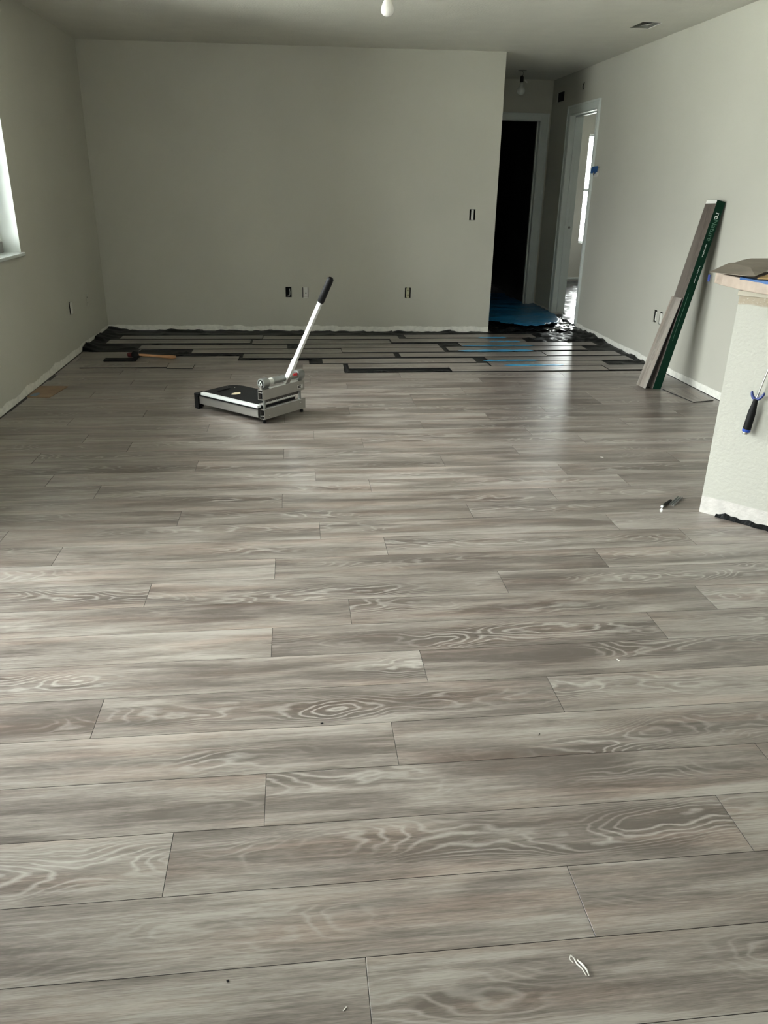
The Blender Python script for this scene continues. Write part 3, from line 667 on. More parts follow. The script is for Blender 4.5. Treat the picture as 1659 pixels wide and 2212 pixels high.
# board with a carrying slot: two half outlines around the slot
sx0, sx1, sy0, sy1 = 0.085, 0.195, 0.475, 0.500
outA = [(0.0, TL0), (TW, TL0), (TW, 0.47), (TW, sy0), (0.0, sy0)]
mb.prism([(0.0, TL0), (TW, TL0), (TW, sy0), (0.0, sy0)], tzt-0.012, tzt)
mb.prism([(0.0, sy0), (sx0, sy0), (sx0, sy1), (0.0, sy1)], tzt-0.012, tzt)
mb.prism([(sx1, sy0), (TW, sy0), (TW-0.005, sy1), (sx1, sy1)], tzt-0.012, tzt)
mb.prism([(0.0, sy1), (TW-0.005, sy1), (TW-0.018, 0.53), (TW-0.045, 0.555), (TW-0.09, TL1), (0.035, TL1), (0.008, TL1-0.008), (0.0, TL1-0.03)], tzt-0.012, tzt)
bd = cpart(mb, 'table_board', BOARD)
cpart(MB().prism([(0.125+0.035*math.cos(a)*(1+0.15*math.sin(3*a)), 0.36+0.022*math.sin(a)) for a in [i*math.pi/10 for i in range(20)]], tzt, tzt+0.0006), 'worn_sticker', STICK, bd)
for p in ((0.02, 0.50), (0.225, 0.48), (0.21, 0.535)): cpart(MB().lathe([(0.0001, tzt), (0.004, tzt), (0.003, tzt+0.0015), (0.0001, tzt+0.002)], 10, xf=Matrix.Translation((p[0], p[1], 0))), 'board_screw', STEEL, bd)
cpart(MB().box((-0.030, TL0, tzt-0.006), (-0.001, TL1-0.045, tzt+0.010)), 'side_fence', ALUW, bevel=0.0015)
cpart(MB().box((-0.032, TL0+0.002, tzt-0.014), (-0.002, TL1-0.02, tzt-0.0065)), 'fence_gasket', BLACK)
cpart(MB().box((-0.026, TL0+0.003, 0.034), (-0.018, TL1-0.02, tzt-0.015)).box((-0.026, TL0+0.003, 0.034), (0.0, TL1-0.02, 0.038)), 'side_rail', ALU, bevel=0.001)
cpart(MB().box((TW-0.008, TL0+0.003, 0.04), (TW-0.001, TL1-0.10, tzt-0.013)), 'side_rail', ALU, bevel=0.001)
# folded end leg at the far end
mb = MB(); mb.box((-0.036, TL1-0.022, 0.0), (-0.028, TL1+0.012, tzt-0.002)).box((-0.030, TL1+0.002, 0.0), (0.03, TL1+0.010, tzt-0.013)).box((-0.036, TL1-0.022, 0.0), (0.0, TL1-0.002, 0.006))
mb.box((-0.036, TL1-0.03, tzt-0.014), (0.03, TL1+0.012, tzt-0.0005)).box((0.03, TL1+0.002, 0.05), (TW-0.09, TL1+0.010, tzt-0.013))
cpart(mb, 'end_bracket', BLACK, bevel=0.002)
for fx, fy in ((0.0, 0.0), (LG-0.012, 0.0)):
    cpart(MB().lathe([(0.006, 0.012), (0.006, 0.027)], 12, xf=Matrix.Translation((fx+0.006, fy, 0))).lathe([(0.011, 0.0), (0.0115, 0.003), (0.0105, 0.014), (0.006, 0.015)], 18, xf=Matrix.Translation((fx+0.006, fy, 0))), 'foot', BLACK, smooth=True)
cpart(MB().lathe([(0.010, 0.0), (0.010, tzt-0.012)], 14, xf=Matrix.Translation((TW-0.03, TL1-0.10, 0))), 'foot', BLACK, smooth=True)

# ------------------------------------------------------------------ mallet, tapping bar, cardboard
ml = thing('mallet', 'wooden-handled mallet lying on the finished floor at the left near loose planks', 'mallet', (-1.30, 6.555, 0), -0.10)
mb = MB().tube([(0.02, 0, 0.030), (0.06, 0, 0.027), (0.14, 0, 0.022), (0.24, 0, 0.017), (0.30, 0, 0.015), (0.325, 0, 0.015)], [0.009, 0.0105, 0.011, 0.014, 0.0155, 0.010], 14)
mb.build('handle', WOODH, ml, smooth=True)
mb = MB().lathe([(0.020, -0.045), (0.026, -0.042), (0.027, 0.0), (0.026, 0.042), (0.020, 0.045)], 20, xf=Matrix.Translation((0.0, 0, 0.028)) @ Matrix.Rotation(math.pi/2-0.25, 4, 'X'))
hd = mb.build('head', BLACK, ml, smooth=True)
MB().tube([(-0.066, 0.0, 0.026), (-0.060, 0, 0.027), (-0.020, 0, 0.028)], [0.014, 0.019, 0.022], 18).build('red_face', DRED, hd, smooth=True)
MB().tube([(0.018, 0.0, 0.031), (0.028, 0.0, 0.030)], 0.0125, 14).build('ferrule', STEEL, ml, smooth=True)
MB().tube([(0.02, 0.01, 0.055), (0.035, 0.04, 0.062), (0.03, 0.055, 0.04)], 0.002, 8).build('loop', STEEL, ml)
tag(MB().box((0, 0, 0), (0.255, 0.085, 0.012)).build('tapping_block', BLACK, bevel=0.003, loc=(-1.535, 6.437, 0.0)), 'flat black tapping block lying left of the mallet head', 'tool')
cbd = MB().prism([(-1.784, 5.300), (-1.634, 5.290), (-1.592, 5.588), (-1.690, 5.600), (-1.784, 5.600)], 0.0, 0.006).build('cardboard_piece', CARDB)
tag(cbd, 'flat brown cardboard piece on the floor against the left wall', 'cardboard')
tag(MB().prism([(-1.772, 5.312), (-1.732, 5.308), (-1.716, 5.36), (-1.735, 5.40), (-1.765, 5.38)], 0.0062, 0.0075).build('tape_scrap', mat('dull_blue_tape', (0.12, 0.17, 0.22, 1), 0.6)), 'small dull blue tape scrap on the brown cardboard by the left wall', 'tape')

# ------------------------------------------------------------------ carton of planks leaning on the right wall
Bq = Vector((2.579, 5.352, 0.0)); 
top_ = Vector((XR-0.070, 5.388, 1.278)); up = (top_-Bq).normalized(); side = Vector((0.02, 1, 0)); side = (side-up*side.dot(up)).normalized()
outn = side.cross(up).normalized()          # front face normal (towards -x)
if outn.x > 0: outn = -outn
bt = Matrix((side, -outn, up)).transposed().to_4x4(); bt.translation = Bq + Vector((0.0, 0, 0.002))   # local x = width (towards +y), y = depth (towards wall), z = up the length
CL, CWd, CD = 1.315, 0.152, 0.062
if bt.to_3x3().determinant() < 0: pass
cart = thing('flooring_carton', 'tall dark green flooring carton leaning on the right wall', 'box', mw=bt)
MB().box((0, 0.002, 0.0), (CWd, CD, CL)).build('carton_body', GREEN, cart, bevel=0.002)
p = Planks(); p.plank(0.0, CL-0.024, -CWd/2, CWd/2, 0.0, 0.002)
fr_ = p.build('printed_front', [PRINT, CORE], cart)
fr_.matrix_basis = Matrix(((0, 1, 0, CWd/2), (0, 0, -1, 0.0019), (1, 0, 0, 0.0), (0, 0, 0, 1))) if False else Matrix(((0, 1, 0, CWd/2), (0, 0, -1, 0.0019), (1, 0, 0, 0.0), (0, 0, 0, 1)))
MB().box((0.004, 0.0, CL-0.023), (CWd-0.004, 0.0019, CL-0.002)).build('white_label_band', CARDW, cart)
def text(body, size, m, parent, local, name='lettering'):
    c = bpy.data.curves.new(name, 'FONT'); c.body = body; c.size = size; c.extrude = 0.0002
    o = bpy.data.objects.new('tmp', c); COL.objects.link(o)
    dg = bpy.context.evaluated_depsgraph_get(); me = bpy.data.meshes.new_from_object(o.evaluated_get(dg)); COL.objects.unlink(o); bpy.data.objects.remove(o)
    me.materials.clear(); me.materials.append(m)
    t_ = bpy.data.objects.new(name, me); COL.objects.link(t_); t_.parent = parent; t_.matrix_basis = local; return t_
# side face (towards camera, local x = 0, normal -x): text runs down the length
def TX(d_, z): # baseline origin; text x -> -z, text y -> +depth (y)
    return Matrix(((0, 0, -1, -0.0004), (0, 1, 0, d_), (-1, 0, 0, z), (0, 0, 0, 1)))
text('re', 0.050, TXTW, cart, TX(0.022, CL-0.075)); text('Nature', 0.050, TXTG, cart, TX(0.022, CL-0.118))
text('Rigid Vinyl Plank', 0.013, TXTW, cart, TX(0.027, CL-0.285))
text('floating floor  waterproof', 0.011, TXTW, cart, TX(0.034, CL-0.430))
MB().box((-0.0008, 0.024, 0.36), (-0.0002, 0.026, CL-0.62)).build('printed_line', TXTG, cart)
# short plank leaning on the carton
lowA = Vector((2.528, 5.350, 0.003)); tA = Bq+up*0.655+outn*0.008+side*(0.0)
upl = (tA-lowA).normalized(); LL = (tA-lowA).length; sd2 = Vector((-0.03, 1, 0)); sd2 = (sd2-upl*sd2.dot(upl)).normalized(); on2 = upl.cross(sd2)
p = Planks(); p.plank(0, LL, -0.073, 0.073, 0, 0.0055)
lp = p.build('leaning_plank', [PLANKD, CORE]); mm = Matrix((upl, sd2, upl.cross(sd2))).transposed().to_4x4()
if (upl.cross(sd2)).x > 0:
    mm = Matrix((upl, -sd2, upl.cross(-sd2))).transposed().to_4x4()
mm.translation = lowA+sd2*0.073; lp.matrix_world = mm
tag(lp, 'short grey wood-look plank leaning against the front of the green carton', 'plank')
fp_ = Planks(); fp_.plank(-0.60/2, 0.60/2, -0.086, 0.086, 0.0, 0.0055)
o_ = fp_.build('floor_plank_offcut', [PLANK, CORE]); o_.location = (2.705, 5.205, 0.0005); o_.rotation_euler = (0, 0, math.radians(-82))
bpy.data.objects.remove(o_)
mb = Planks(); 
# offcut with one clipped end lying between carton and wall
def poly_plank(name, poly, z0, z1, mats):
    me = bpy.data.meshes.new(name); n = len(poly)
    vs_ = [(x, y, z0) for x, y in poly]+[(x, y, z1) for x, y in poly]
    fs = [tuple(range(n, 2*n)), tuple(range(n-1, -1, -1))]+[(i, (i+1) % n, n+(i+1) % n, n+i) for i in range(n)]
    me.from_pydata(vs_, [], fs)
    for m in mats: me.materials.append(m)
    me.uv_layers.new(name='UVMap'); me.color_attributes.new('seed', 'FLOAT_COLOR', 'CORNER'); ul = me.uv_layers['UVMap']; ca = me.color_attributes['seed']
    for p_ in me.polygons:
        p_.material_index = 0 if p_.index == 0 else 1
        for li in p_.loop_indices:
            c = me.vertices[me.loops[li].vertex_index].co; ul.data[li].uv = (c.y*1.0+3.3, c.x-2.75); ca.data[li].color = (0.3, 0.6, 0.4, 1)
    o = bpy.data.objects.new(name, me); COL.objects.link(o); return o
oc = poly_plank('plank_offcut', [(2.648, 5.335), (2.700, 4.963), (2.868, 5.005), (2.872, 5.36)], 0.0005, 0.006, [PLANK, CORE])
tag(oc, 'flat plank offcut on the floor between the green carton and right wall', 'plank')

# ------------------------------------------------------------------ half wall with bar top
cc = Vector((1.799, 3.09)); dd = Vector((0.675, -0.738)); nn = Vector((-0.738, -0.675))
def pp(s_, off): v = cc+dd*s_+nn*off; return (v.x, v.y)
hw = MB().prism([pp(0, 0), pp(1.45, 0), pp(1.45, -0.115), pp(0, -0.115)], 0.0, 0.953).build('wall_half', PONY)
struct(hw)
mb = MB().prism([pp(-0.006, 0.010), pp(1.45, 0.010), pp(1.45, -0.125), pp(-0.006, -0.125)], 0.953, 0.972)
ct2 = struct(mb.build('trim_5', CLEAT, bevel=0.002))
cap_o = [pp(1.44, 0.10), pp(0.40, 0.10), pp(0.25, 0.095), pp(0.15, 0.075), pp(0.07, 0.040), pp(0.0, -0.01), pp(-0.06, -0.07), pp(-0.12, -0.125), pp(-0.175, -0.19), pp(-0.20, -0.27), pp(-0.185, -0.34), pp(-0.12, -0.39), pp(-0.02, -0.42), pp(0.1, -0.43), pp(1.30, -0.43)]
bar = MB().prism(cap_o, 0.972, 1.018).build('bar_top', PARTB, bevel=0.004, bseg=2)
tag(bar, 'rounded unfinished pinkish bar top on the textured half wall', 'counter top')
# paper and cardboard lying on it
def slab_from_top(name, rim, mid, m, th=0.0015):
    """faceted thin sheet: rim points around inner fold points, real thickness below"""
    n = len(rim); vs_ = [*rim, mid]+[(x, y, z-th) for x, y, z in (*rim, mid)]
    fs = []
    for i in range(n):
        k = (i+1) % n
        fs += [(i, k, n), (n+1+k, n+1+i, n+1+n), (i, n+1+i, n+1+k, k)]
    return MB().add(vs_, fs).build(name, m)
pa = slab_from_top('paper_sheet', [(1.746, 3.264, 1.027), (1.792, 3.046, 1.034), (1.815, 3.03, 1.036), (1.988, 3.232, 1.038), (2.35, 3.45, 1.046), (2.24, 3.66, 1.052), (2.14, 3.637, 1.053), (2.056, 3.56, 1.0525), (1.956, 3.449, 1.050), (1.916, 3.424, 1.051)], (1.93, 3.27, 1.046), PAPER)
tag(pa, 'grey-brown paper sheet with a pointed corner, topmost on the bar top', 'paper')
pb = slab_from_top('cardboard_sheet', [(1.835, 3.045, 1.027), (1.93, 2.95, 1.028), (2.40, 2.62, 1.028), (2.60, 2.90, 1.030), (2.20, 3.25, 1.032), (2.0, 3.20, 1.034)], (2.05, 3.0, 1.033), WOODB, 0.004)
tag(pb, 'brown cardboard sheet under the paper on the bar top', 'cardboard')
ed = [(-0.02, -0.03), (0.0, -0.01), (0.035, 0.015), (0.07, 0.040), (0.11, 0.058), (0.15, 0.075), (0.20, 0.085), (0.25, 0.095), (0.32, 0.0975), (0.40, 0.10)]
mb = MB(); N = 40
for i in range(N+1):
    q = i/N*(len(ed)-1.0001); a = int(q); f = q-a; s_ = ed[a][0]*(1-f)+ed[a+1][0]*f; of = ed[a][1]*(1-f)+ed[a+1][1]*f
    dr = 0.004+0.014*max(0, noise.noise(Vector((s_*24, 2.0, 7.7)))+0.15); rr = 0.045+0.02*noise.noise(Vector((s_*18, 5.0, 1.7)))
    for off, z in ((of-rr, 1.0205), (of+0.0012, 1.0210), (of+0.0018, 1.018-dr), (of+0.0004, 1.018-dr), (of-0.0002, 1.0184), (of-rr, 1.0184)):
        x, y = pp(s_, off); mb.v.append((x, y, z))
for i in range(N):
    for k in range(6): mb.f.append((6*i+k, 6*i+(k+1) % 6, 6*i+6+(k+1) % 6, 6*i+6+k))
mb.f += [(0, 1, 2, 3, 4, 5), tuple(6*N+k for k in (5, 4, 3, 2, 1, 0))]; mb.m = [0]*len(mb.f)
tag(mb.build('masking_tape', TAPE), 'torn blue masking tape along the front edge of the bar top', 'tape')
tag(MB().box((-0.001, -0.008, -0.014), (0.001, 0.008, 0.014)).build('tape_tab', NAVY, loc=(1.768, 3.30, 0.998)), 'tiny dark blue tape tab at the rounded end of the bar top', 'tape')

# roller frame hanging against the half wall
def fp(s_, z, off): v = cc+dd*s_+nn*off; return Vector((v.x, v.y, z))
rl = thing('paint_roller', 'paint roller frame with black and blue handle hanging on the half wall', 'paint roller', fp(0.140, 0.40, 0.04))
inv = rl.matrix_world.inverted(); rl_loc = fp(0.140, 0.40, 0.04)
def face_pt(s_, z, off=0.030): return fp(s_, z, off)-rl_loc
A_ = face_pt(0.137, 0.405); B_ = face_pt(0.1515, 0.556); ax = (B_-A_).normalized(); HLn = (B_-A_).length
hfm = Matrix.Identity(4); ex_ = ax.orthogonal().normalized(); hfm = Matrix((ex_, ax.cross(ex_), ax)).transposed().to_4x4(); hfm.translation = A_
MB().lathe([(0.0155, 0.018), (0.0165, 0.022), (0.0160, 0.06), (0.0155, 0.095), (0.0115, 0.125), (0.0095, HLn)], 22, xf=hfm).build('grip', BLACK, rl, smooth=True)
MB().lathe([(0.0150, 0.008), (0.0168, 0.010), (0.0168, 0.0205), (0.015, 0.022)], 22, xf=hfm).build('blue_collar', BLUEP, rl, smooth=True)
MB().lathe([(0.0125, -0.002), (0.014, 0.0), (0.014, 0.009)], 22, xf=hfm).build('threaded_end', STEEL, rl, smooth=True)
lat = Vector((dd.x, dd.y, 0)); hk = []
for i in range(13):
    a = math.pi*(1.0+i/12.0)*1.0; hk.append(B_+ax*(0.020+0.022*math.sin(a))+lat*0.024*math.cos(a)+ax*(0.010*abs(math.cos(a))**2))
MB().tube(hk, [0.003]+[0.0045+0.0025*math.sin(math.pi*i/12) for i in range(1, 12)]+[0.003], 10).build('hook_guard', NAVY, rl, smooth=True)
C_ = face_pt(0.208, 0.86)
MB().tube([B_-ax*0.005, B_+(C_-B_)*0.5, C_, C_+Vector((0.02, -0.02, 0.06)), face_pt(0.30, 0.94, 0.10), face_pt(0.34, 0.985, 0.128), face_pt(0.36, 1.04, 0.11)], 0.0036, 10).build('wire_rod', STEEL, rl, smooth=True)

# black film scrap at the foot of the half wall
pts_s = []; mb = MB(); n = 22
for i in range(n+1):
    s_ = 0.075+0.28*i/n; h_ = 0.012+0.016*max(0, noise.noise(Vector((s_*30, 1, 1)))+0.4)*(1 if 0 < i < n else 0.1)
    wd_ = 0.012+0.02*abs(noise.noise(Vector((s_*14, 4, 2))))
    a = pp(s_, 0.002+wd_); b = pp(s_, 0.003); mb.v += [(a[0], a[1], 0.001), (b[0], b[1], h_), (b[0], b[1], 0.001)]
for i in range(n):
    q = 3*i; mb.f += [(q, q+3, q+4, q+1), (q+1, q+4, q+5, q+2), (q+2, q+5, q+3, q)]
mb.f += [(0, 1, 2), (3*n, 3*n+2, 3*n+1)]; mb.m = [0]*len(mb.f)
tag(mb.build('film_scrap', FILM), 'black plastic film edge sticking out under the half wall', 'plastic film')

# steel bits on the floor
def bar_piece(name, a, b, wd, ht, m, label):
    a = Vector(a); b = Vector(b); d_ = (b-a); L = d_.length; an = math.atan2(d_.y, d_.x)
    o = thing(name, label, 'metal piece', (a.x, a.y, 0.0), an, 'metal pieces on the floor'); return o, L
dbt, L = bar_piece('driver_bit', (1.645, 3.142), (1.722, 3.215), 0, 0, BLACK, 'dark round metal tool piece lying left of the channel on the floor')
MB().tube([(0.012, 0, 0.0075), (L, 0, 0.0065)], [0.0075, 0.006], 12).build('shaft', BLACK, dbt, smooth=True)
MB().tube([(0, 0, 0.0072), (0.0125, 0, 0.0072)], [0.006, 0.0072], 12).build('tip', STEEL, dbt, smooth=True)
ch, L = bar_piece('metal_channel', (1.705, 3.168), (1.790, 3.258), 0, 0, ALU, 'small silver metal channel on the floor near the half wall')
MB().box((0, -0.011, 0), (L, 0.011, 0.002)).box((0, -0.011, 0.002), (L, -0.009, 0.009)).box((0, 0.009, 0.002), (L, 0.011, 0.009)).box((0, -0.001, 0.002), (L, 0.001, 0.008)).build('channel_body', TUBE, ch, bevel=0.0005)

# white twist of plastic near the camera
tw = MB().tube([(0.487, 0.976, 0.003), (0.482, 0.984, 0.005), (0.486, 0.990, 0.006), (0.491, 0.985, 0.004), (0.493, 0.973, 0.004), (0.499, 0.962, 0.005), (0.503, 0.950, 0.002)], [0.0008, 0.0012, 0.0012, 0.0014, 0.0016, 0.0013, 0.0008], 8)
tw.tube([(0.497, 0.982, 0.002), (0.501, 0.970, 0.0065), (0.506, 0.958, 0.007), (0.508, 0.949, 0.002)], [0.0014, 0.0022, 0.0018, 0.0010], 8)
tag(tw.build('plastic_shred', mat('white_shred', (0.62, 0.60, 0.56, 1), 0.4), smooth=True), 'white twisted shred on the planks nearest the camera', 'debris')
def chip(x, y, l, wd, ang, m, label):
    tag(MB().box((-l/2, -wd/2, 0), (l/2, wd/2, 0.0015)).build('floor_chip', m, loc=(x, y, 0.0002)), label, 'debris', 'chips on the floor').rotation_euler = (0, 0, ang)
CHW = MATS['white_shred']; CHB = MATS['black_rubber']
chip(0.965, 1.955, 0.010, 0.003, 2.0, CHW, 'white chip on a plank at the right middle of the floor')
chip(0.043, 1.727, 0.007, 0.004, 0.2, CHB, 'black speck on a plank seam left of centre')
chip(0.617, 1.630, 0.008, 0.002, 1.1, CHB, 'dark sliver on the wide plank right of centre')
chip(-0.154, 1.004, 0.004, 0.0035, 0.5, CHB, 'dark grain on the nearest plank row at left')
chip(1.634, 3.863, 0.016, 0.006, 2.6, CHW, 'white flake on the floor between carton and cutter')
chip(0.055, 0.931, 0.009, 0.0015, 0.8, CHW, 'pale splinter on the nearest plank at centre')

# ------------------------------------------------------------------ electrical devices
def wall_frame(kind, c, z):
    """local x along wall (to the right as seen), y out of the room face, z up"""
    if kind == 'back': p_ = Vector((XL, YBL))+dB*c; return frame((p_.x, p_.y, z), (dB.x, dB.y, 0), (dB.y, -dB.x, 0) if False else (-dB.y, dB.x, 0))
    if kind == 'left': return frame((XL, c, z), (0, 1, 0), (-1, 0, 0))
    if kind == 'right': return frame((XR, c, z), (0, -1, 0), (1, 0, 0))
# local y points INTO the wall; device fronts at y ~ 0
def box_recess(t_, m=VOID, w_=0.056, h_=0.096, d_=0.05):
    mb = MB(); a, b = w_/2-0.0005, h_/2-0.0005
    mb.box((-a, d_, -b), (a, d_+0.002, b)); mb.box((-a, 0.006, -b), (-a+0.001, d_, b)); mb.box((a-0.001, 0.006, -b), (a, d_, b)); mb.box((-a, 0.006, b-0.001), (a, d_, b)); mb.box((-a, 0.006, -b), (a, d_, -b+0.001))
    return mb.build('junction_box', m, t_)
G_ = 'open electrical boxes in the walls'
d1 = thing('electrical_box', 'empty dark electrical box with a loose wire, left of the pair on back wall', 'electrical box', mw=wall_frame('back', *backS['blank']), group=G_)
box_recess(d1); MB().tube([(0.010, 0.03, 0.03), (0.014, 0.012, 0.0), (0.012, 0.006, -0.028), (0.0, 0.004, -0.036), (-0.012, 0.02, -0.04)], 0.003, 8).build('wire', DEVW, d1, smooth=True)
d2 = thing('phone_jack', 'uncovered white jack, right of the pair low on the back wall', 'electrical box', mw=wall_frame('back', *backS['phone']), group=G_)
box_recess(d2); b2 = MB().box((-0.021, -0.004, -0.051), (0.023, 0.006, 0.049)).build('jack_plate', DEVW, d2, bevel=0.003)
MB().box((0.0, -0.0048, -0.010), (0.010, -0.0041, 0.002)).build('jack_port', BLACK, b2)
MB().box((-0.019, -0.0048, -0.036), (0.021, -0.0041, -0.034)).build('plate_groove', BLACK, b2)
def duplex(t_, m, w_=0.033):
    box_recess(t_); b = MB().box((-w_/2, -0.003, -0.043), (w_/2, 0.012, 0.043)).box((-0.010, -0.001, -0.0525), (0.010, 0.002, 0.0525)).build('receptacle', m, t_, bevel=0.002)
    for zc in (-0.021, 0.021):
        MB().box((-0.009, -0.0037, zc-0.006), (-0.006, -0.003, zc+0.006)).box((0.006, -0.0037, zc-0.006), (0.009, -0.003, zc+0.006)).build('slots', BLACK, b)
    MB().lathe([(0.0001, 0), (0.0028, 0), (0.0025, 0.001), (0.0001, 0.0012)], 10, xf=Matrix.Translation((0, -0.0032, 0)) @ Matrix.Rotation(math.pi/2, 4, 'X')).build('screw', STEEL, b)
d3 = thing('wall_outlet', 'almond outlet without cover plate low on the back wall right of centre', 'outlet', mw=wall_frame('back', *backS['outlet']), group=G_); duplex(d3, ALMOND)
d4 = thing('light_switch', 'grey uncovered switch high on the back wall beside the hallway corner', 'switch', mw=wall_frame('back', *backS['switch']), group=G_)
box_recess(d4); b4 = MB().box((-0.011, -0.002, -0.046), (0.011, 0.012, 0.046)).build('switch_body', DEVW, d4, bevel=0.002)
MB().box((-0.004, -0.012, -0.004), (0.004, -0.002, 0.010)).build('toggle', DEVW, b4, bevel=0.001)
d5 = thing('blank_jack', 'tilted white jack hanging in its opening, nearer box on the left wall', 'electrical box', mw=wall_frame('left', *leftS['cover']), group=G_)
box_recess(d5); MB().box((-0.020, -0.012, -0.047), (0.028, -0.004, 0.050)).build('jack_plate', DEVW, d5, bevel=0.003)
d6 = thing('wall_outlet', 'painted-over outlet low on the left wall near the back corner', 'outlet', mw=wall_frame('left', *leftS['hidden']), group=G_); duplex(d6, PAINT, 0.046)
d7 = thing('electrical_box', 'left opening of the close pair on the right wall behind the leaning carton', 'electrical box', mw=wall_frame('right', *rightS['a']), group=G_)
box_recess(d7, w_=0.053); MB().box((-0.004, 0.004, -0.036), (0.022, 0.014, 0.036)).build('jack_plate', DEVW, d7, bevel=0.002)
d8 = thing('wall_outlet', 'right outlet of the close pair on the right wall behind the leaning carton', 'outlet', mw=wall_frame('right', *rightS['b']), group=G_)
box_recess(d8, w_=0.053); MB().box((-0.012, -0.003, -0.043), (0.024, 0.012, 0.040)).build('receptacle', DEVW, d8, bevel=0.002)
# chime opening in the hall
mb = MB(); mb.box((XR+0.119, 9.13, 2.195), (XR+0.124, 9.395, 2.31)).box((XR+0.02, 9.13, 2.195), (XR+0.12, 9.14, 2.31)) 
ho = thing('wall_opening', 'dark irregular hole high on the hallway right wall before the corner', 'wall hole', (XR, 9.26, 2.25))
MB().box((0.10, -0.119, -0.044), (0.105, 0.124, 0.049)).box((0.012, 0.120, -0.044), (0.10, 0.1245, 0.049)).box((0.012, -0.1195, -0.044), (0.10, -0.115, 0.049)).box((0.012, -0.115, 0.0455), (0.10, 0.120, 0.0495)).box((0.012, -0.115, -0.0445), (0.10, 0.120, -0.041)).build('cavity_shade_lining', VOID, ho)  # black lining paints in the shade of the hole
MB().prism([(-0.1215, -0.0445), (-0.06, -0.0445), (-0.06, -0.028), (-0.1215, -0.010)], 0.001, 0.012, xf=Matrix(((0, 0, 1, 0), (1, 0, 0, 0.245-0.0), (0, 1, 0, 0), (0, 0, 0, 1)))).build('broken_edge', PAINT_R, ho) if False else None
# wire stub above bedroom door
ws = thing('wire_stub', 'thin dark wire poking from the wall above the bedroom doorway', 'wire', (XR, 8.53, 2.285))
MB().tube([(-0.001, 0.0, 0.028), (-0.010, 0.002, 0.010), (-0.008, 0.008, -0.020), (-0.003, 0.010, -0.028)], 0.0035, 8).build('wire', BLACK, ws, smooth=True)
MB().tube([(-0.008, 0.012, 0.006), (-0.012, 0.030, 0.008)], 0.005, 8).build('wire_cap', DEVW, ws, smooth=True)
# thermostat
th = thing('thermostat_base', 'white thermostat base half covered with blue tape beside the bedroom doorway', 'thermostat', mw=wall_frame('right', 7.915, 1.49))
mb = MB(); prof = [(0.052*math.copysign(abs(math.cos(a))**0.6, math.cos(a)), 0.045*math.copysign(abs(math.sin(a))**0.6, math.sin(a))) for a in [i*math.pi/16 for i in range(32)]]
mb.prism(prof, 0.0005, 0.022, xf=Matrix(((1, 0, 0, 0.02), (0, 0, -1, 0), (0, 1, 0, 0), (0, 0, 0, 1)))); tb_ = mb.build('base_plate', DEVW, th, bevel=0.003)
MB().box((-0.020, -0.0232, -0.030), (0.0, -0.0222, 0.022)).build('terminal_slot', BLACK, tb_)
MB().prism([(-0.09, 0.02), (-0.06, 0.048), (0.085, 0.052), (0.082, 0.0), (0.05, -0.002), (0.02, -0.02), (-0.01, 0.012), (-0.04, -0.012), (-0.085, -0.014)], 0.0235, 0.0255, xf=Matrix(((1, 0, 0, 0), (0, 0, -1, 0), (0, 1, 0, 0), (0, 0, 0, 1)))).build('tape', TAPE, th)

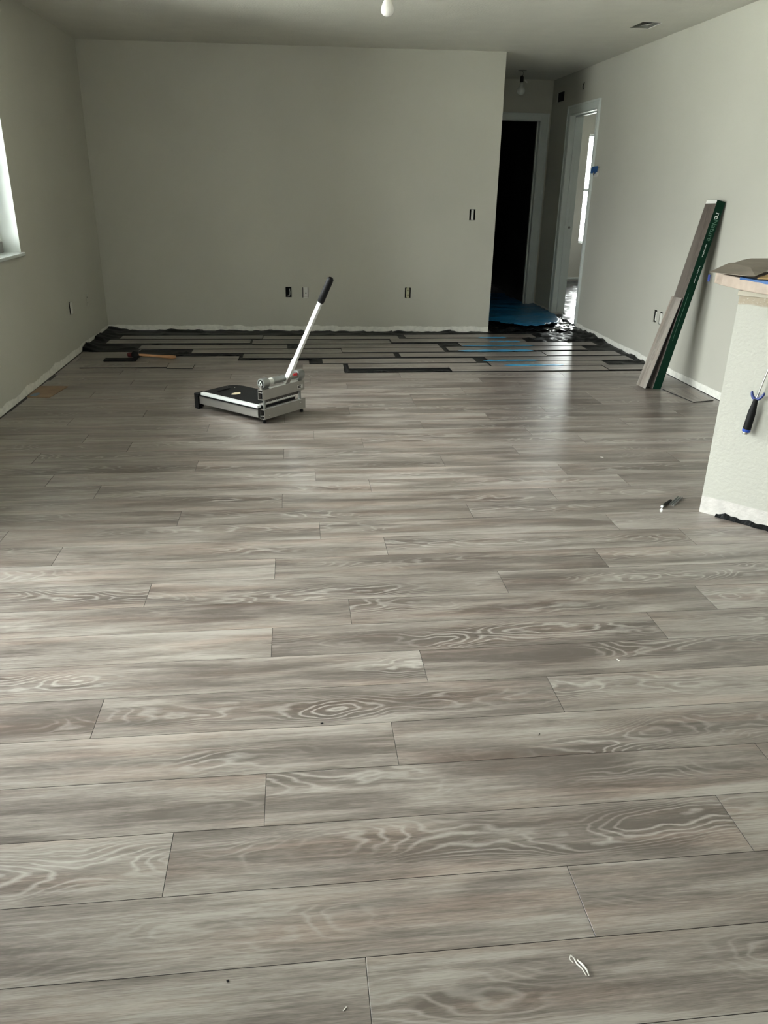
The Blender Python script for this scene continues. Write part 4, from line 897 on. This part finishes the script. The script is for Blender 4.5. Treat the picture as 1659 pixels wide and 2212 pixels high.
# ------------------------------------------------------------------ ceiling things
def bulb(name, label, x, y, zb, sc, m, wires, globe=False):
    t_ = thing(name, label, 'light bulb', (x, y, H))
    z = zb-H    # bottom of bulb
    pr_ = [(0.0001, 0), (0.010, 0.001), (0.020, 0.005), (0.0275, 0.013), (0.030, 0.024), (0.0285, 0.036), (0.023, 0.050), (0.0175, 0.062), (0.0145, 0.075)]
    if globe: pr_ = [(max(0.0001, 0.0315*math.sin(a)), 0.032-0.0315*math.cos(a)) for a in [i*math.pi/16 for i in range(14)]]+[(0.0145, 0.066), (0.0145, 0.075)]
    MB().lathe([(r*sc, z+h*sc) for r, h in pr_], 28).build('bulb', m, t_, smooth=True)
    MB().lathe([(0.0135*sc, z+0.073*sc), (0.0135*sc, z+0.082*sc), (0.0125*sc, z+0.084*sc), (0.0135*sc, z+0.087*sc)], 20).build('screw_base', STEEL, t_, smooth=True)
    MB().lathe([(0.017, z+0.084*sc), (0.0185, z+0.088*sc), (0.0185, z+0.118*sc), (0.012, z+0.130*sc)], 20).build('socket', BLACK, t_, smooth=True)
    zt_ = z+0.13*sc
    for k, (dx, dy) in enumerate(wires):
        MB().tube([(dx*0.2, dy*0.2, zt_-0.005), (dx, dy, zt_*0.6), (dx*0.6, dy*0.6, zt_*0.3), (0.006*(k-0.5), 0, -0.0005)], 0.0016, 8).build('wire', DEVW if k else BLACK, t_, smooth=True)
    MB().lathe([(0.045, 0.0), (0.045, -0.003), (0.040, -0.004)], 24).build('ceiling_box_rim', DUCT, t_, smooth=True)
    return t_
bulb('bare_bulb', 'white bulb hanging from the living room ceiling at the top', 0.497, 4.50, 2.113, 1.12, BULBM, [(0.012, 0.0), (-0.012, 0.006)])
b_ = bulb('bare_bulb', 'dim globe bulb hanging on wires from the hallway ceiling', 2.369, 8.86, 2.213, 1.38, BULBG, [(0.015, 0.0), (-0.006, 0.01)], True)
MB().tube([(0.03, -0.02, -0.088), (0.055, -0.02, -0.108)], 0.008, 10).build('wire_nut', DEVW, b_, smooth=True)
# open ceiling register
vt = thing('ceiling_register_opening', 'open air duct cut-out in the ceiling near the right wall', 'ceiling vent', ((VX0+VX1)/2, (VY0+VY1)/2, H))
hx, hy = (VX1-VX0)/2, (VY1-VY0)/2
MB().box((-hx+0.001, -hy+0.001, 0.145), (hx-0.001, hy-0.001, 0.15)).box((-hx+0.0005, -hy+0.0005, 0.004), (-hx+0.003, hy-0.0005, 0.145)).box((hx-0.003, -hy+0.0005, 0.004), (hx-0.0005, hy-0.0005, 0.145)).box((-hx+0.003, -hy+0.0005, 0.004), (hx-0.003, -hy+0.003, 0.145)).box((-hx+0.003, hy-0.003, 0.004), (hx-0.003, hy-0.0005, 0.145)).build('duct_boot', DUCT, vt)
MB().prism([(hx-0.004, hy-0.004), (hx-0.06, hy-0.004), (hx-0.004, hy-0.10)], 0.02, 0.024).build('duct_tab', DEVW, vt)
